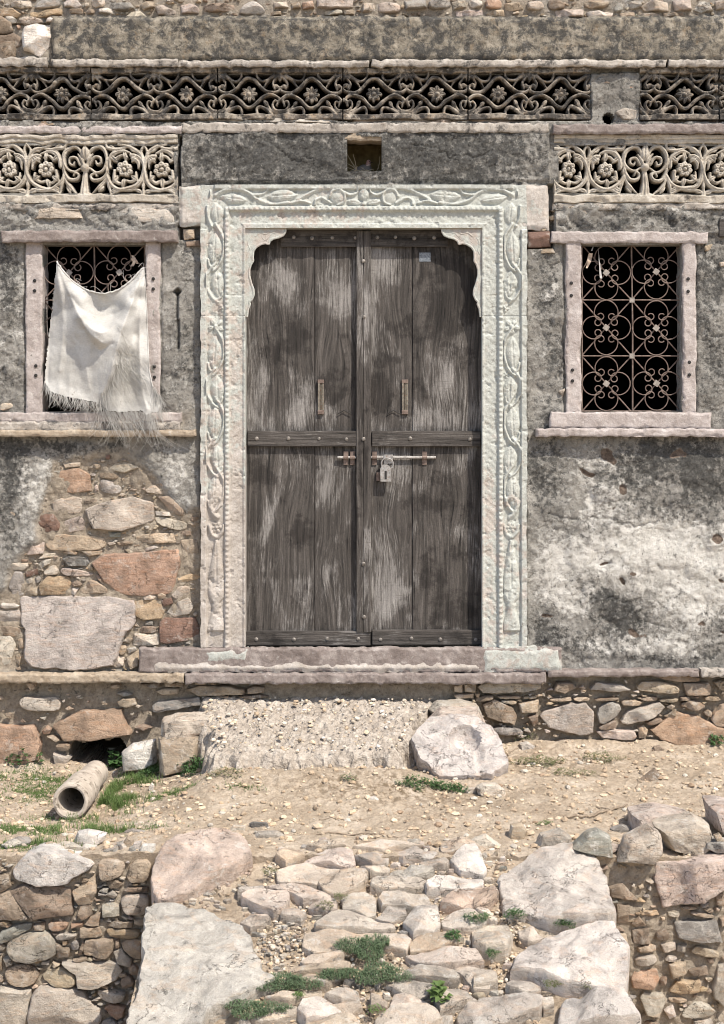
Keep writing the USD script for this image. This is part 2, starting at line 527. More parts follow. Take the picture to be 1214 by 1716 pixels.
def make_carved(name, lo, mid, hi, black, black_at, ochre=0.3, mint=None, mint_amt=0.0, white=0.25, bump=0.6):
    g = Graph()
    n = g.noise(11, 8, 0.68, dist=0.4)
    col = g.ramp(n, [(0.30, lo), (0.5, mid), (0.70, hi)])
    if mint is not None:
        mk = g.step(g.math("add", g.noise(14, 9, 0.72), g.attr("mint")), 0.50 - mint_amt, 0.62 - mint_amt)
        mc = g.ramp(g.noise(40, 6, 0.7), [(0.3, tuple(0.72 * x for x in mint)), (0.7, tuple(min(1, 1.15 * x) for x in mint))])
        col = g.mix(g.math("multiply", mk, 0.85), col, mc)
    if ochre:
        o = g.step(g.noise(17, 6, 0.7), 0.54, 0.66)
        col = g.mix(g.math("multiply", o, ochre), col, (0.30, 0.185, 0.085))
    k = g.step(g.noise(15, 10, 0.76, dist=0.3), black_at, black_at + 0.14)
    col = g.mix(g.math("multiply", k, 0.92), col, black)
    w = g.step(g.noise(37, 8, 0.75), 0.57, 0.68)
    col = g.mix(g.math("multiply", w, white), col, (0.58, 0.55, 0.50))
    fine = g.noise(190, 4, 0.72)
    col = g.mix(1.0, col, g.ramp(fine, [(0.3, 0.80), (0.7, 1.16)]), "multiply")
    b = g.bump(fine, 0.5, 0.004)
    b = g.bump(g.noise(60, 6, 0.7), bump, 0.008, b)
    return g.done(name, col, b, rough=0.88, spec=0.25)


M["frieze"] = make_carved("weathered_frieze_stone", (0.13, 0.105, 0.083), (0.235, 0.20, 0.16), (0.38, 0.335, 0.275), (0.04, 0.037, 0.034), 0.42, 0.4, white=0.3)
M["lattice"] = make_carved("pale_carved_stone", (0.25, 0.215, 0.17), (0.35, 0.31, 0.255), (0.46, 0.42, 0.36), (0.07, 0.063, 0.055), 0.545, 0.18, white=0.3)
M["surround"] = make_carved("painted_door_stone", (0.27, 0.235, 0.20), (0.36, 0.32, 0.28), (0.45, 0.41, 0.37), (0.12, 0.108, 0.095), 0.575, 0.10, mint=(0.395, 0.408, 0.370), mint_amt=0.0, white=0.30, bump=0.55)
M["ledge"] = make_carved("grey_ledge_stone", (0.20, 0.175, 0.15), (0.32, 0.285, 0.245), (0.46, 0.42, 0.37), (0.05, 0.046, 0.042), 0.50, 0.15, white=0.45)
M["beam"] = make_carved("sooty_beam_plaster", (0.11, 0.096, 0.076), (0.195, 0.170, 0.132), (0.32, 0.28, 0.22), (0.042, 0.040, 0.037), 0.43, 0.25, white=0.25, bump=1.0)
M["purple"] = make_carved("purple_sandstone", (0.125, 0.098, 0.086), (0.20, 0.165, 0.147), (0.31, 0.27, 0.243), (0.07, 0.06, 0.055), 0.60, 0.0, white=0.35)
M["pinkstone"] = make_carved("pink_sandstone", (0.24, 0.203, 0.182), (0.335, 0.290, 0.266), (0.44, 0.395, 0.368), (0.11, 0.095, 0.088), 0.60, 0.05, white=0.5)
M["tanledge"] = make_carved("tan_ledge_stone", (0.20, 0.155, 0.11), (0.30, 0.24, 0.175), (0.42, 0.355, 0.275), (0.08, 0.07, 0.058), 0.56, 0.15, white=0.3)


KNOTS = ((478, 800, 0.10), (566, 615, 0.09), (752, 842, 0.10), (668, 880, 0.07), (706, 520, 0.09), (452, 560, 0.07), (560, 960, 0.06), (760, 640, 0.07), (655, 560, 0.06))


def make_wood(name, scale, dark=0.0):
    g = Graph()
    off = g.attr("tint", "color")
    base = g.pos((1, 1, 1), off)
    flow = base
    for kx, ky, rad in (KNOTS if not dark else ()):
        k = P(kx, ky, 0.05)
        at_ = g.add("vector_math", "vector", math_type="subtract", vector1=g.pos(), vector2=tuple(map(float, k)))
        at_ = g.add("vector_math", "vector", math_type="multiply", vector1=at_, vector2=(1.0, 0.0, 0.55))
        ln = g.add("vector_math", "value", math_type="length", vector1=at_)
        q = g.math("divide", ln, rad)
        fall = g.math("power", 2.718, g.math("multiply", g.math("multiply", q, q), -1.0))
        push = g.add("vector_math", "vector", math_type="scale", vector1=at_, scale=g.math("multiply", fall, -0.65))
        flow = g.add("vector_math", "vector", math_type="add", vector1=flow, vector2=push)
    bend = g.add("noise_texture", "color", vector=base, scale=1.5, detail=0.6, roughness=0.4)
    warp = g.add("vector_math", "vector", math_type="multiply_add", vector1=bend, vector2=(0.12, 0.0, 0.0), vector3=flow)
    gv = g.add("mapping", "vector", mapping_type="point", vector=warp, scale=scale)
    gr = g.noise(1.0, 10, 0.74, gv, 0.0)
    streak = g.noise(3.3, 8, 0.75, gv)
    col = g.ramp(gr, [(0.30, (0.017, 0.0145, 0.0125)), (0.45, (0.042, 0.036, 0.031)), (0.58, (0.082, 0.071, 0.062)), (0.74, (0.16, 0.143, 0.126))])
    patch = g.noise(3.4, 5, 0.62, g.pos((1, 1, 0.55), off), 0.8)
    wear = g.step(g.math("add", g.math("add", patch, g.attr("wear")), g.math("multiply", g.math("subtract", streak, 0.5), 0.9)), 0.53 + dark, 0.70 + dark)
    col = g.mix(g.math("multiply", wear, 0.80), col, g.ramp(gr, [(0.3, (0.12, 0.109, 0.099)), (0.5, (0.24, 0.222, 0.204)), (0.7, (0.38, 0.356, 0.33))]))
    stain = g.step(g.math("subtract", g.noise(6, 7, 0.7, base), g.attr("wear")), 0.54, 0.66)
    col = g.mix(g.math("multiply", stain, 0.8), col, g.mix(1.0, col, (0.34, 0.32, 0.31), "multiply"))
    cracks = g.step(g.noise(2.0, 6, 0.6, gv), 0.31, 0.36)
    col = g.mix(1.0, col, g.ramp(cracks, [(0.0, 0.25), (1.0, 1.0)]), "multiply")
    scr = g.step(g.noise(1.0, 6, 0.7, g.pos((7, 7, 120), off)), 0.60, 0.66)
    col = g.mix(g.math("multiply", scr, g.math("multiply", wear, 0.5)), col, (0.05, 0.04, 0.033))
    col = g.mix(1.0, col, g.ramp(g.noise(150, 5, 0.75), [(0.3, 0.72), (0.7, 1.22)]), "multiply")
    b = g.bump(streak, 0.8, 0.006)
    b = g.bump(gr, 0.8, 0.008, b)
    b = g.bump(cracks, 0.6, 0.006, b)
    return g.done(name, col, b, rough=0.78, spec=0.3)


M["wood"] = make_wood("weathered_wood", (60, 60, 2.6))
M["wood_rail"] = make_wood("dark_rail_wood", (2.6, 60, 60), 0.08)
M["wood_stile"] = make_wood("dark_stile_wood", (60, 60, 2.6), 0.03)


def simple(name, a, b_, scale=30, rough=0.85, spec=0.25, metallic=0.0, bump=0.3, dist=0.004, c=None, at=0.6):
    g = Graph()
    n = g.noise(scale, 7, 0.68)
    col = g.ramp(n, [(0.32, a), (0.68, b_)])
    if c is not None:
        col = g.mix(g.step(g.noise(scale * 1.7, 7, 0.7), at, at + 0.1), col, c)
    return g.done(name, col, g.bump(g.noise(scale * 4, 5, 0.7), bump, dist), rough=rough, spec=spec, metallic=metallic)


M["iron"] = simple("rusty_iron", (0.09, 0.06, 0.047), (0.22, 0.165, 0.135), 40, 0.7, 0.4, 0.25)
M["rosette"] = simple("pale_iron_plate", (0.16, 0.14, 0.12), (0.34, 0.30, 0.26), 60, 0.7, 0.4, 0.2)
M["stud"] = simple("worn_stud_iron", (0.07, 0.06, 0.05), (0.26, 0.23, 0.20), 70, 0.55, 0.5, 0.4)
M["steel"] = simple("worn_steel", (0.17, 0.155, 0.14), (0.40, 0.38, 0.355), 60, 0.5, 0.5, 0.5, c=(0.22, 0.11, 0.055), at=0.57)
M["brass"] = simple("tarnished_handle", (0.11, 0.09, 0.068), (0.27, 0.24, 0.19), 60, 0.5, 0.5, 0.5, c=(0.20, 0.105, 0.06), at=0.55)
M["black"] = simple("black_iron", (0.012, 0.011, 0.010), (0.03, 0.027, 0.025), 40, 0.7)
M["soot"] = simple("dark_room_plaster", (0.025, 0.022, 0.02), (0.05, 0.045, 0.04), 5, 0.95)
M["niche"] = simple("ochre_niche_plaster", (0.10, 0.075, 0.035), (0.22, 0.175, 0.085), 20, 0.95, c=(0.33, 0.28, 0.17), at=0.62)
M["pipe"] = simple("cement_pipe", (0.27, 0.225, 0.18), (0.44, 0.385, 0.32), 14, 0.9, bump=0.5, c=(0.14, 0.115, 0.088), at=0.53)
M["twig"] = simple("dry_twig", (0.13, 0.095, 0.065), (0.30, 0.24, 0.175), 50)
M["straw"] = simple("dry_straw", (0.26, 0.20, 0.13), (0.50, 0.42, 0.30), 50)
M["dove_body"] = simple("grey_plumage", (0.11, 0.105, 0.10), (0.19, 0.175, 0.165), 60)
M["dove_head"] = simple("pink_plumage", (0.24, 0.15, 0.135), (0.34, 0.225, 0.205), 60)
M["collar"] = simple("pale_plumage", (0.5, 0.42, 0.38), (0.65, 0.56, 0.5), 60)
M["sticker"] = simple("speckled_paper", (0.06, 0.07, 0.085), (0.24, 0.26, 0.28), 160)
M["rag"] = simple("grey_rag", (0.24, 0.23, 0.22), (0.42, 0.41, 0.39), 50)
M["rag_tan"] = simple("tan_rag", (0.30, 0.22, 0.16), (0.55, 0.45, 0.36), 70)
M["street"] = simple("street_earth", (0.30, 0.23, 0.155), (0.42, 0.33, 0.235), 3, 0.95)

# earth of the terrace
g = Graph()
n = g.noise(5, 8, 0.66)
col = g.ramp(n, [(0.3, (0.32, 0.25, 0.178)), (0.5, (0.43, 0.348, 0.26)), (0.7, (0.54, 0.455, 0.36))])
clods = g.noise(55, 7, 0.72)
col = g.mix(1.0, col, g.ramp(clods, [(0.3, 0.72), (0.5, 1.0), (0.7, 1.15)]), "multiply")
col = g.mix(g.math("multiply", g.attr("dark"), g.step(g.noise(26, 8, 0.75), 0.44, 0.60)), col, (0.17, 0.125, 0.08))
b = g.bump(g.noise(150, 5, 0.75), 0.7, 0.008)
b = g.bump(clods, 0.9, 0.02, b)
M["earth"] = g.done("dry_earth", col, b, rough=0.97, spec=0.1)

# rubbly concrete of the doorstep
g = Graph()
vo = g.add("voronoi_texture", "distance", vector=g.pos(), scale=44.0, detail=2.0)
n = g.noise(15, 7, 0.7)
col = g.ramp(n, [(0.3, (0.215, 0.18, 0.145)), (0.5, (0.325, 0.28, 0.232)), (0.7, (0.43, 0.385, 0.33))])
col = g.mix(1.0, col, g.ramp(g.noise(70, 7, 0.75), [(0.3, 0.62), (0.5, 1.0), (0.7, 1.2)]), "multiply")
b = g.bump(g.noise(150, 5, 0.75), 0.6, 0.006)
b = g.bump(vo, 0.6, 0.014, b)
M["concrete"] = g.done("rubbly_concrete", col, b, rough=0.97, spec=0.1)

# pebbles take the tint of each one
g = Graph()
col = g.mix(1.0, g.attr("tint", "color"), g.ramp(g.noise(120, 4, 0.7), [(0.3, 0.8), (0.7, 1.15)]), "multiply")
M["pebble"] = g.done("pebble_stone", col, g.bump(g.noise(250, 3, 0.7), 0.4, 0.003), rough=0.95, spec=0.15)


def make_leaf(name, a, b_, c):
    g = Graph()
    r = g.add("geometry", "random_per_island")
    col = g.ramp(r, [(0.0, a), (0.55, b_), (0.9, b_), (1.0, c)])
    p = g.add("principled_bsdf", "BSDF", base_color=col, roughness=0.6, specular_ior_level=0.3)
    t = g.add("translucent_bsdf", "BSDF", color=col)
    m = g.add("mix_closure", "closure", fac=0.3, closure1=p, closure2=t)
    return usdkit.material(stage, f"/World/Looks/{name}", g.nodes, g.links, surface=str(m))


M["leaf"] = make_leaf("weed_leaf", (0.055, 0.11, 0.035), (0.12, 0.20, 0.07), (0.30, 0.27, 0.13))
M["grass"] = make_leaf("fresh_grass", (0.11, 0.165, 0.05), (0.21, 0.275, 0.11), (0.42, 0.37, 0.22))
M["mat"] = make_leaf("grey_green_herb", (0.11, 0.155, 0.08), (0.22, 0.26, 0.16), (0.36, 0.33, 0.22))
M["dryweed"] = make_leaf("dry_weed", (0.13, 0.14, 0.06), (0.24, 0.24, 0.12), (0.38, 0.31, 0.19))

# coarse cotton
g = Graph()
col = g.ramp(g.noise(7, 6, 0.6), [(0.3, (0.42, 0.40, 0.365)), (0.7, (0.58, 0.565, 0.53))])
col = g.mix(g.math("multiply", g.step(g.noise(22, 4, 0.6), 0.68, 0.74), 0.5), col, (0.20, 0.17, 0.13))
wv = g.noise(1.0, 3, 0.6, g.pos((420, 420, 60)))
wh = g.noise(1.0, 3, 0.6, g.pos((60, 60, 420)))
w = g.math("add", wv, wh)
col = g.mix(1.0, col, g.ramp(g.math("multiply", w, 0.5), [(0.35, 0.84), (0.65, 1.1)]), "multiply")
p = g.add("principled_bsdf", "BSDF", base_color=col, roughness=0.9, specular_ior_level=0.1, normal=g.bump(w, 0.5, 0.002))
t = g.add("translucent_bsdf", "BSDF", color=col)
m = g.add("mix_closure", "closure", fac=0.2, closure1=p, closure2=t)
M["cloth"] = usdkit.material(stage, "/World/Looks/coarse_cotton", g.nodes, g.links, surface=str(m))

TINT = {"t": (.40, .30, .20), "b": (.47, .395, .31), "o": (.43, .29, .155), "r": (.43, .25, .155), "d": (.24, .12, .085), "n": (.28, .20, .135),
        "g": (.30, .285, .26), "k": (.145, .143, .138), "p": (.50, .455, .405), "i": (.47, .375, .32), "w": (.56, .535, .50), "q": (.47, .415, .385),
        "e": (.27, .28, .24), "c": (.50, .445, .36), "s": (.40, .36, .30), "v": (.46, .335, .27), "l": (.44, .415, .365), "h": (.46, .365, .26), "m": (.36, .275, .19)}


def tint(code, r, spread=0.08):
    t = np.array(TINT[code])
    t = (0.58 * t + 0.42 * t.mean() / 0.35 * np.array((.40, .348, .288))) * 0.92
    return np.clip(t * (1 + r.normal(0, spread)) * (1 + r.normal(0, spread * 0.12, 3)), 0.03, 0.75)


def stones_from(text, origin, scale, frame, parent, h, back, seed, mat="stone", name="stone", tilt=0.0, shrink=0.975, sink=0.0, rough=0.004, hk=0.16, bevel=0.8, smooth=28, flake=0.002, fine=None):
    """text: one stone per line: tint code[:height in cm], outline in the coordinates of an enlarged view of the photograph."""
    polys = []
    for k, line in enumerate(text.strip().splitlines()):
        code, *pts = line.split()
        hh = h
        if ":" in code:
            code, x = code.split(":")
            hh = float(x) / 100
        px = np.array([[float(x) for x in q.split(",")] for q in pts]) / scale + np.asarray(origin)
        uv = frame.px(px)
        c = uv.mean(0)
        uv = c + (uv - c) * shrink
        r = np.random.default_rng(seed * 1000 + k)
        size = math.sqrt(abs(Polygon(uv).area))
        hh = min(hh, hk * size + 0.012)
        v, f = stone(uv, hh, back, seed * 1000 + k, tilt=(0, -tilt), chaikin_it=r.random() < 0.3, bevel=bevel, flake=min(flake, 0.02 * size), fine=fine, rough=min(rough, 0.03 * size + 0.001))
        v[:, 2] -= sink
        tn = tint(code, r)
        if mat == "paving" and name == "paving_stone":                    # dusted with the same tan earth
            tn = 0.58 * tn + 0.42 * np.array((.47, .395, .32))
        put(name, (frame.world(v), f), M[mat], parent, smooth, {"tint": tn})
        polys.append(Polygon(uv).buffer(0))
    return polys


def chips(region_uv, polys, frame, parent, n, seed, lo=0.008, hi=0.022, h=0.014, sink=0.0, codes="tbnostg"):
    """small stones wedged between the bigger ones: one part"""
    r = np.random.default_rng(seed)
    reg = Polygon(region_uv).buffer(0)
    busy = shapely.union_all(polys)
    x0, y0, x1, y1 = reg.bounds
    parts, tints = [], []
    tries = 0
    while len(parts) < n and tries < n * 14:
        tries += 1
        c = r.uniform((x0, y0), (x1, y1))
        s = r.uniform(lo, hi)
        if not reg.contains(Point(c)) or busy.intersects(Point(c).buffer(s * 0.75)):
            continue
        busy_local = Point(c).buffer(s)
        polys.append(busy_local)
        if len(parts) % 25 == 24:
            busy = shapely.union_all(polys)
        a = np.sort(r.uniform(0, 2 * np.pi, 6))
        k = np.c_[np.cos(a) * s * r.uniform(1.0, 1.9), np.sin(a) * s * r.uniform(0.6, 1.0)] * r.uniform(0.8, 1.1, (6, 1))
        hh = min(h, 1.1 * s) * r.uniform(0.6, 1.2)
        top = k * 0.72 + r.normal(0, 0.1 * s, (6, 2))
        w = np.vstack([np.c_[c + k, np.full(6, -0.012)], np.c_[c + k * 0.97, np.full(6, hh * 0.45)], np.c_[c + top, hh * r.uniform(0.75, 1.1, 6)], [[*c, hh]]])
        w[:, 2] -= sink
        i = np.arange(6)
        j = (i + 1) % 6
        f = np.vstack([np.c_[i, j, j + 6], np.c_[i, j + 6, i + 6], np.c_[i + 6, j + 6, j + 12], np.c_[i + 6, j + 12, i + 12], np.c_[i + 12, j + 12, np.full(6, 18)]])
        parts.append((frame.world(w), f))
        tints.append(np.broadcast_to(tint(r.choice(list(codes)), r, 0.14), (19, 3)))
    if parts:
        put("wedged_stone_chips", join(parts), M["stone"], parent, False, {"tint": np.vstack(tints)}, kind="stuff")


# ------------------------------------------------------------------ painted masks on the wall (2 px raster of the wall plane)
RX0, RY0, RX1, RY1, RS = -320, -330, 1540, 1330, 2.0
_w, _h = int((RX1 - RX0) / RS), int((RY1 - RY0) / RS)
GX, GY = np.meshgrid(RX0 + (np.arange(_w) + 0.5) * RS, RY0 + (np.arange(_h) + 0.5) * RS)
_q = np.stack([GX / 60, GY / 60, np.zeros_like(GX)], -1)
WARP_X = (fbm(_q, 4, 11) - 0.5) * 46
WARP_Y = (fbm(_q, 4, 12) - 0.5) * 46


def blobs(items, base=0.0):
    a = np.full(GX.shape, base)
    for cx, cy, rx, ry, amt in items:
        d = ((GX + WARP_X - cx) / rx) ** 2 + ((GY + WARP_Y - cy) / ry) ** 2
        a += amt * np.exp(-d)
    return a


def polymask(pts, soft=4.0, wob=0.5):
    inside = shapely.contains_xy(Polygon(pts).buffer(0), (GX + wob * WARP_X * 0.5).ravel(), (GY + wob * WARP_Y * 0.5).ravel())
    return gaussian_filter(inside.reshape(GX.shape).astype(float), soft / RS)


def sample(img, X, Y):
    return map_coordinates(img, [((Y - RY0) / RS - 0.5).ravel(), ((X - RX0) / RS - 0.5).ravel()], order=1, mode="nearest").reshape(X.shape)


EXPOSED = [(95, 772), (150, 760), (185, 762), (235, 775), (262, 800), (300, 845), (342, 852), (342, 1130), (-60, 1130), (-60, 1000), (8, 995), (12, 958), (40, 925), (70, 905), (60, 870)]
exposed = polymask(EXPOSED, 4, 1.0)
DARK = blobs([
    (610, 262, 340, 52, .40), (420, 255, 110, 40, .16), (800, 262, 120, 40, .14), (470, 205, 320, 14, .25), (1050, 165, 50, 40, .18), (60, 210, 120, 12, .15), (150, 362, 160, 14, .16), (1070, 372, 160, 14, .28),
    (20, 480, 24, 70, .26), (315, 440, 28, 45, .10), (315, 600, 30, 70, .22), (12, 640, 22, 40, .22), (310, 545, 14, 40, .12),
    (915, 470, 26, 70, .26), (930, 600, 24, 60, .30), (1190, 470, 34, 80, .34), (1195, 620, 30, 60, .28), (905, 700, 20, 30, .2),
    (905, 790, 34, 70, .34), (1120, 760, 80, 36, .40), (1190, 800, 40, 60, .42), (1060, 800, 70, 30, .26), (1100, 850, 60, 22, .22), (1040, 1040, 42, 34, .50), (1000, 1005, 30, 24, .3),
    (905, 1060, 24, 40, .34), (960, 1085, 60, 24, .26), (1120, 1105, 110, 12, .30), (1200, 1060, 30, 40, .25), (1130, 1000, 26, 14, .15), (975, 880, 40, 20, .12),
    (20, 790, 26, 60, .30), (10, 880, 18, 70, .26), (50, 900, 24, 22, .16), (120, 745, 90, 14, .25), (40, 745, 60, 18, .2), (290, 790, 40, 18, .08),
    (610, 303, 320, 9, .18), (600, 130, 700, 12, .05)], 0.16)
DARK = 0.03 + DARK * 1.25
WHITE = blobs([
    (30, 465, 30, 50, .18), (25, 560, 30, 60, .16), (312, 405, 20, 30, .16), (300, 640, 26, 40, .12), (110, 790, 60, 30, .40), (60, 840, 40, 40, .36), (300, 790, 34, 34, .34), (310, 850, 24, 24, .26), (45, 910, 24, 20, .26),
    (920, 487, 26, 12, .40), (905, 560, 20, 40, .08), (1180, 560, 20, 30, .12), (1000, 770, 60, 30, .20), (1010, 830, 50, 40, .28), (1090, 900, 110, 34, .36), (930, 950, 50, 50, .34), (1010, 950, 70, 40, .28), (1150, 950, 80, 60, .36),
    (1160, 1010, 60, 40, .34), (1020, 1085, 90, 18, .30), (1130, 1070, 60, 20, .24), (960, 1010, 40, 24, .25), (1195, 900, 40, 30, .30), (330, 350, 40, 12, .15), (60, 365, 60, 8, .15), (1130, 350, 90, 8, .12), (900, 430, 20, 10, .12)], 0.12)
WHITE = 0.13 + WHITE * 1.36 + 0.04 * sstep(720, 840, GY) * sstep(880, 940, GX)
MINT = blobs([(1120, 900, 120, 30, .30), (1000, 900, 60, 40, .15), (1190, 920, 50, 30, .22), (880, 300, 40, 12, .22), (420, 300, 120, 8, .12), (880, 830, 12, 160, .14)], -0.05)
BARE = blobs([(1023, 753, 16, 14, .9), (1035, 768, 8, 9, .6), (990, 785, 20, 8, .95), (1141, 768, 22, 12, .9), (1041, 815, 11, 12, .9), (1026, 840, 10, 9, .6), (1201, 893, 14, 12, .9), (1023, 950, 18, 5, .8), (953, 976, 14, 9, .6), (1051, 973, 7, 9, .8), (1064, 961, 6, 6, .7),
              (1136, 975, 8, 6, .7), (1060, 1063, 9, 10, .8), (1080, 1058, 14, 10, .6), (1172, 1052, 16, 8, .7), (918, 1036, 8, 7, .8), (1208, 975, 8, 8, .7), (1203, 1065, 6, 6, .7), (1045, 1093, 5, 6, .7), (1060, 1106, 8, 5, .6), (920, 963, 4, 7, .6), (920, 938, 4, 6, .6),
              (1008, 898, 6, 4, .5), (1140, 897, 5, 4, .6), (1154, 902, 7, 4, .6), (1099, 1058, 5, 4, .6), (75, 700, 10, 6, .5)], -0.1)
_st = (fbm(np.stack([GX / 9, GY / 160, GX * 0], -1), 3, 17) - 0.42) * 2.2
for x0_, x1_, y0_, ln_ in ((895, 1240, 731, 110), (-40, 330, 731, 60), (300, 920, 224, 60), (925, 1240, 352, 40), (-40, 300, 352, 40), (880, 925, 420, 120), (1166, 1240, 405, 130), (272, 336, 405, 130), (-40, 42, 405, 130)):
    DARK = DARK + 0.30 * np.clip(_st, 0, 1) * ((GX > x0_) & (GX < x1_) & (GY > y0_)) * np.exp(-np.clip(GY - y0_, 0, 999) / ln_)
WARM = np.clip(exposed * 1.0 + blobs([(20, 60, 20, 50, .6), (150, 760, 120, 14, .45), (320, 700, 20, 20, .5), (600, 20, 900, 22, .8)]), 0, 1)
DARK *= 1 - 0.75 * exposed
WHITE *= 1 - 0.8 * exposed


def wall_depth(X, Y):
    """How far the wall's face stands out (metres) before the stones and slabs that sit on it."""
    wx, wy = sample(WARP_X, X, Y), sample(WARP_Y, X, Y)
    x, y = X + 0.13 * wx, Y + 0.13 * wy
    d = np.zeros_like(X)
    d = np.where((y < 29), -0.01, d)
    d = np.where((y >= 104) & (y < 203), -0.022, d)
    d = np.where((y >= 203) & (y < 224), 0.012, d)
    d = np.where((y >= 224) & (y < 304) & (x > 300) & (x < 922), 0.018, d)
    d = np.where((y >= 304) & (y < 314) & (x > 300) & (x < 922), 0.004, d)
    d = np.where((y > 340) & (y < 392) & (x < 301), 0.012, d)
    d = np.where((y > 340) & (y < 392) & (x > 925), 0.012, d)
    d = np.where((x > 990) & (x < 1072) & (y > 122) & (y < 206), 0.006, d)
    for bx0, by0, bx1, by1 in ((300, 378, 338, 402), (880, 376, 927, 418), (918, 310, 930, 392), (299, 228, 303, 330)):
        d = np.where((x > bx0) & (x < bx1) & (y > by0) & (y < by1), -0.06, d)
    q = np.stack([X / 30, Y / 30, np.zeros_like(X)], -1)
    n1, n2, n3 = fbm(q * 0.35, 3, 21), fbm(q, 4, 22), fbm(q * 5, 3, 23)
    d = d + (n1 - 0.5) * 0.030 + (n2 - 0.5) * 0.016 + (n3 - 0.5) * 0.007
    rough = np.where((y > 300) & (y < 316), 1.0, 0) + 0.6 * ((y > 203) & (y < 224)) + 1.3 * ((y > 344) & (y < 380))
    d = d + rough * (fbm(q * 2.2, 3, 24) - 0.5) * 0.03
    w = sample(WHITE, X, Y) + 1.3 * (n2 - 0.5)
    d = d + 0.004 * sstep(0.22, 0.30, w)
    lay = fbm(q * 0.8, 5, 28)
    d = d + 0.0040 * sstep(0.500, 0.512, lay) + 0.0035 * sstep(0.575, 0.585, lay) - 0.004 * sstep(0.425, 0.415, lay)
    for pts, seed in (([(318, 600), (326, 622), (340, 640)], 1), ([(905, 545), (918, 570), (936, 592), (940, 640)], 2), ([(925, 860), (960, 872), (1010, 866), (1060, 880), (1120, 872)], 3), ([(1168, 520), (1190, 560), (1212, 566)], 4),
                      ([(1020, 1000), (1050, 1010), (1075, 1040), (1120, 1050)], 5), ([(420, 232), (470, 250), (490, 270), (520, 262)], 6), ([(700, 240), (760, 262), (820, 258)], 7), ([(20, 560), (34, 590), (28, 640)], 8), ([(940, 430), (925, 455), (934, 470)], 9)):
        c = resample(spline(np.array(pts, float)), 1.0, closed=False)
        c = c + (np.stack([fbm(np.c_[c / 9, np.full(len(c), seed)], 3, 70 + seed), fbm(np.c_[c / 9, np.full(len(c), seed + 20)], 3, 90 + seed)], 1) - 0.5) * 16
        sel = (X > c[:, 0].min() - 5) & (X < c[:, 0].max() + 5) & (Y > c[:, 1].min() - 5) & (Y < c[:, 1].max() + 5)
        k, _i = cKDTree(c).query(np.c_[X[sel], Y[sel]])
        d[sel] -= 0.010 * np.exp(-(k / 1.3) ** 2)
    e = sample(exposed, X, Y)
    d = d - e * (0.024 + 0.016 * (fbm(q * 1.4, 4, 25) - 0.5))
    d = d - 0.010 * sstep(0.40, 0.55, sample(BARE, X, Y) + 0.5 * (fbm(q * 1.5, 4, 26) - 0.5))
    for cx in (340, 880):                                             # cracks along the door stones
        k = np.abs(X - cx - 6 * (fbm(np.stack([Y / 18, Y * 0, Y * 0], -1), 3, int(cx)) - 0.5))
        d = d - 0.02 * np.exp(-(k / 2.2) ** 2) * (Y > 390)
    for cx in (43, 270, 946, 1167):
        k = np.abs(X - cx - 4 * (fbm(np.stack([Y / 18, Y * 0, Y * 0 + 3], -1), 3, int(cx)) - 0.5))
        d = d - 0.014 * np.exp(-(k / 2.0) ** 2) * (Y > 405) * (Y < 692)
    k = np.hypot((X - 297), (Y - 489)) - 1.5
    d = d - 0.05 * (k < 4) - 0.028 * (np.abs(X - 298 - 1.5 * np.sin(Y / 17)) < 1.9) * (Y > 489) * (Y < 586)
    return d


HOUSE = thing("old_house", "weathered stone house front with carved doorway, carved lattice bands and two grilled windows", "house")

_x = np.r_[np.arange(-300, -20, 10), np.arange(-20, 1234, 2), np.arange(1234, 1521, 10)]
_y = np.r_[np.arange(-320, -30, 10), np.arange(-30, 1126, 2), [1128]][::-1]
WX, WY = np.meshgrid(_x.astype(float), _y.astype(float))
pos = P(WX, WY, 0.0)
pos[..., 1] = -wall_depth(WX, WY)
cxm, cym = (WX[:-1, :-1] + WX[1:, 1:]) / 2, (WY[:-1, :-1] + WY[1:, 1:]) / 2
keep = np.ones_like(cxm, bool)
OPEN = [(-52, 124, 986, 190), (1076, 126, 1199, 188), (1212, 126, 1404, 188), (-154, 243, 292, 324), (936, 243, 1380, 324), (346, 318, 874, 1100),
        (72, 409, 244, 690), (974, 409, 1143, 690), (581, 230, 641, 288)]
for a, b_, c, d in OPEN:
    keep &= ~((cxm > a) & (cxm < c) & (cym > b_) & (cym < d))
keep &= ~(np.hypot(cxm - 1020, (cym - 198)) < 10)
v, f, src = grid_mesh(pos, keep, to_y(0.10))
at = {k: np.clip(sample(im, WX, WY), -1, 1.5).ravel()[src] for k, im in (("dark", DARK), ("white", WHITE), ("mint", MINT), ("bare", BARE), ("warm", WARM))}
WALLP = put("plaster_wall", (v, f), M["plaster"], HOUSE, True, at, label="front wall of mouldy grey lime plaster, peeled open to rubble lower left")

# closed dark room behind the front
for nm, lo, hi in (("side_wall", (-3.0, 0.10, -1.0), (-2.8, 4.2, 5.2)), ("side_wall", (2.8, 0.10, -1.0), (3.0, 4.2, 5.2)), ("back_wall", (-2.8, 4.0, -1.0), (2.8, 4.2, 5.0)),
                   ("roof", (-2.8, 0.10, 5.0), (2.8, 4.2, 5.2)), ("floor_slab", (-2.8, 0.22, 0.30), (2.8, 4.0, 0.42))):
    put(nm, box(lo, hi), M["soot"], HOUSE, False)

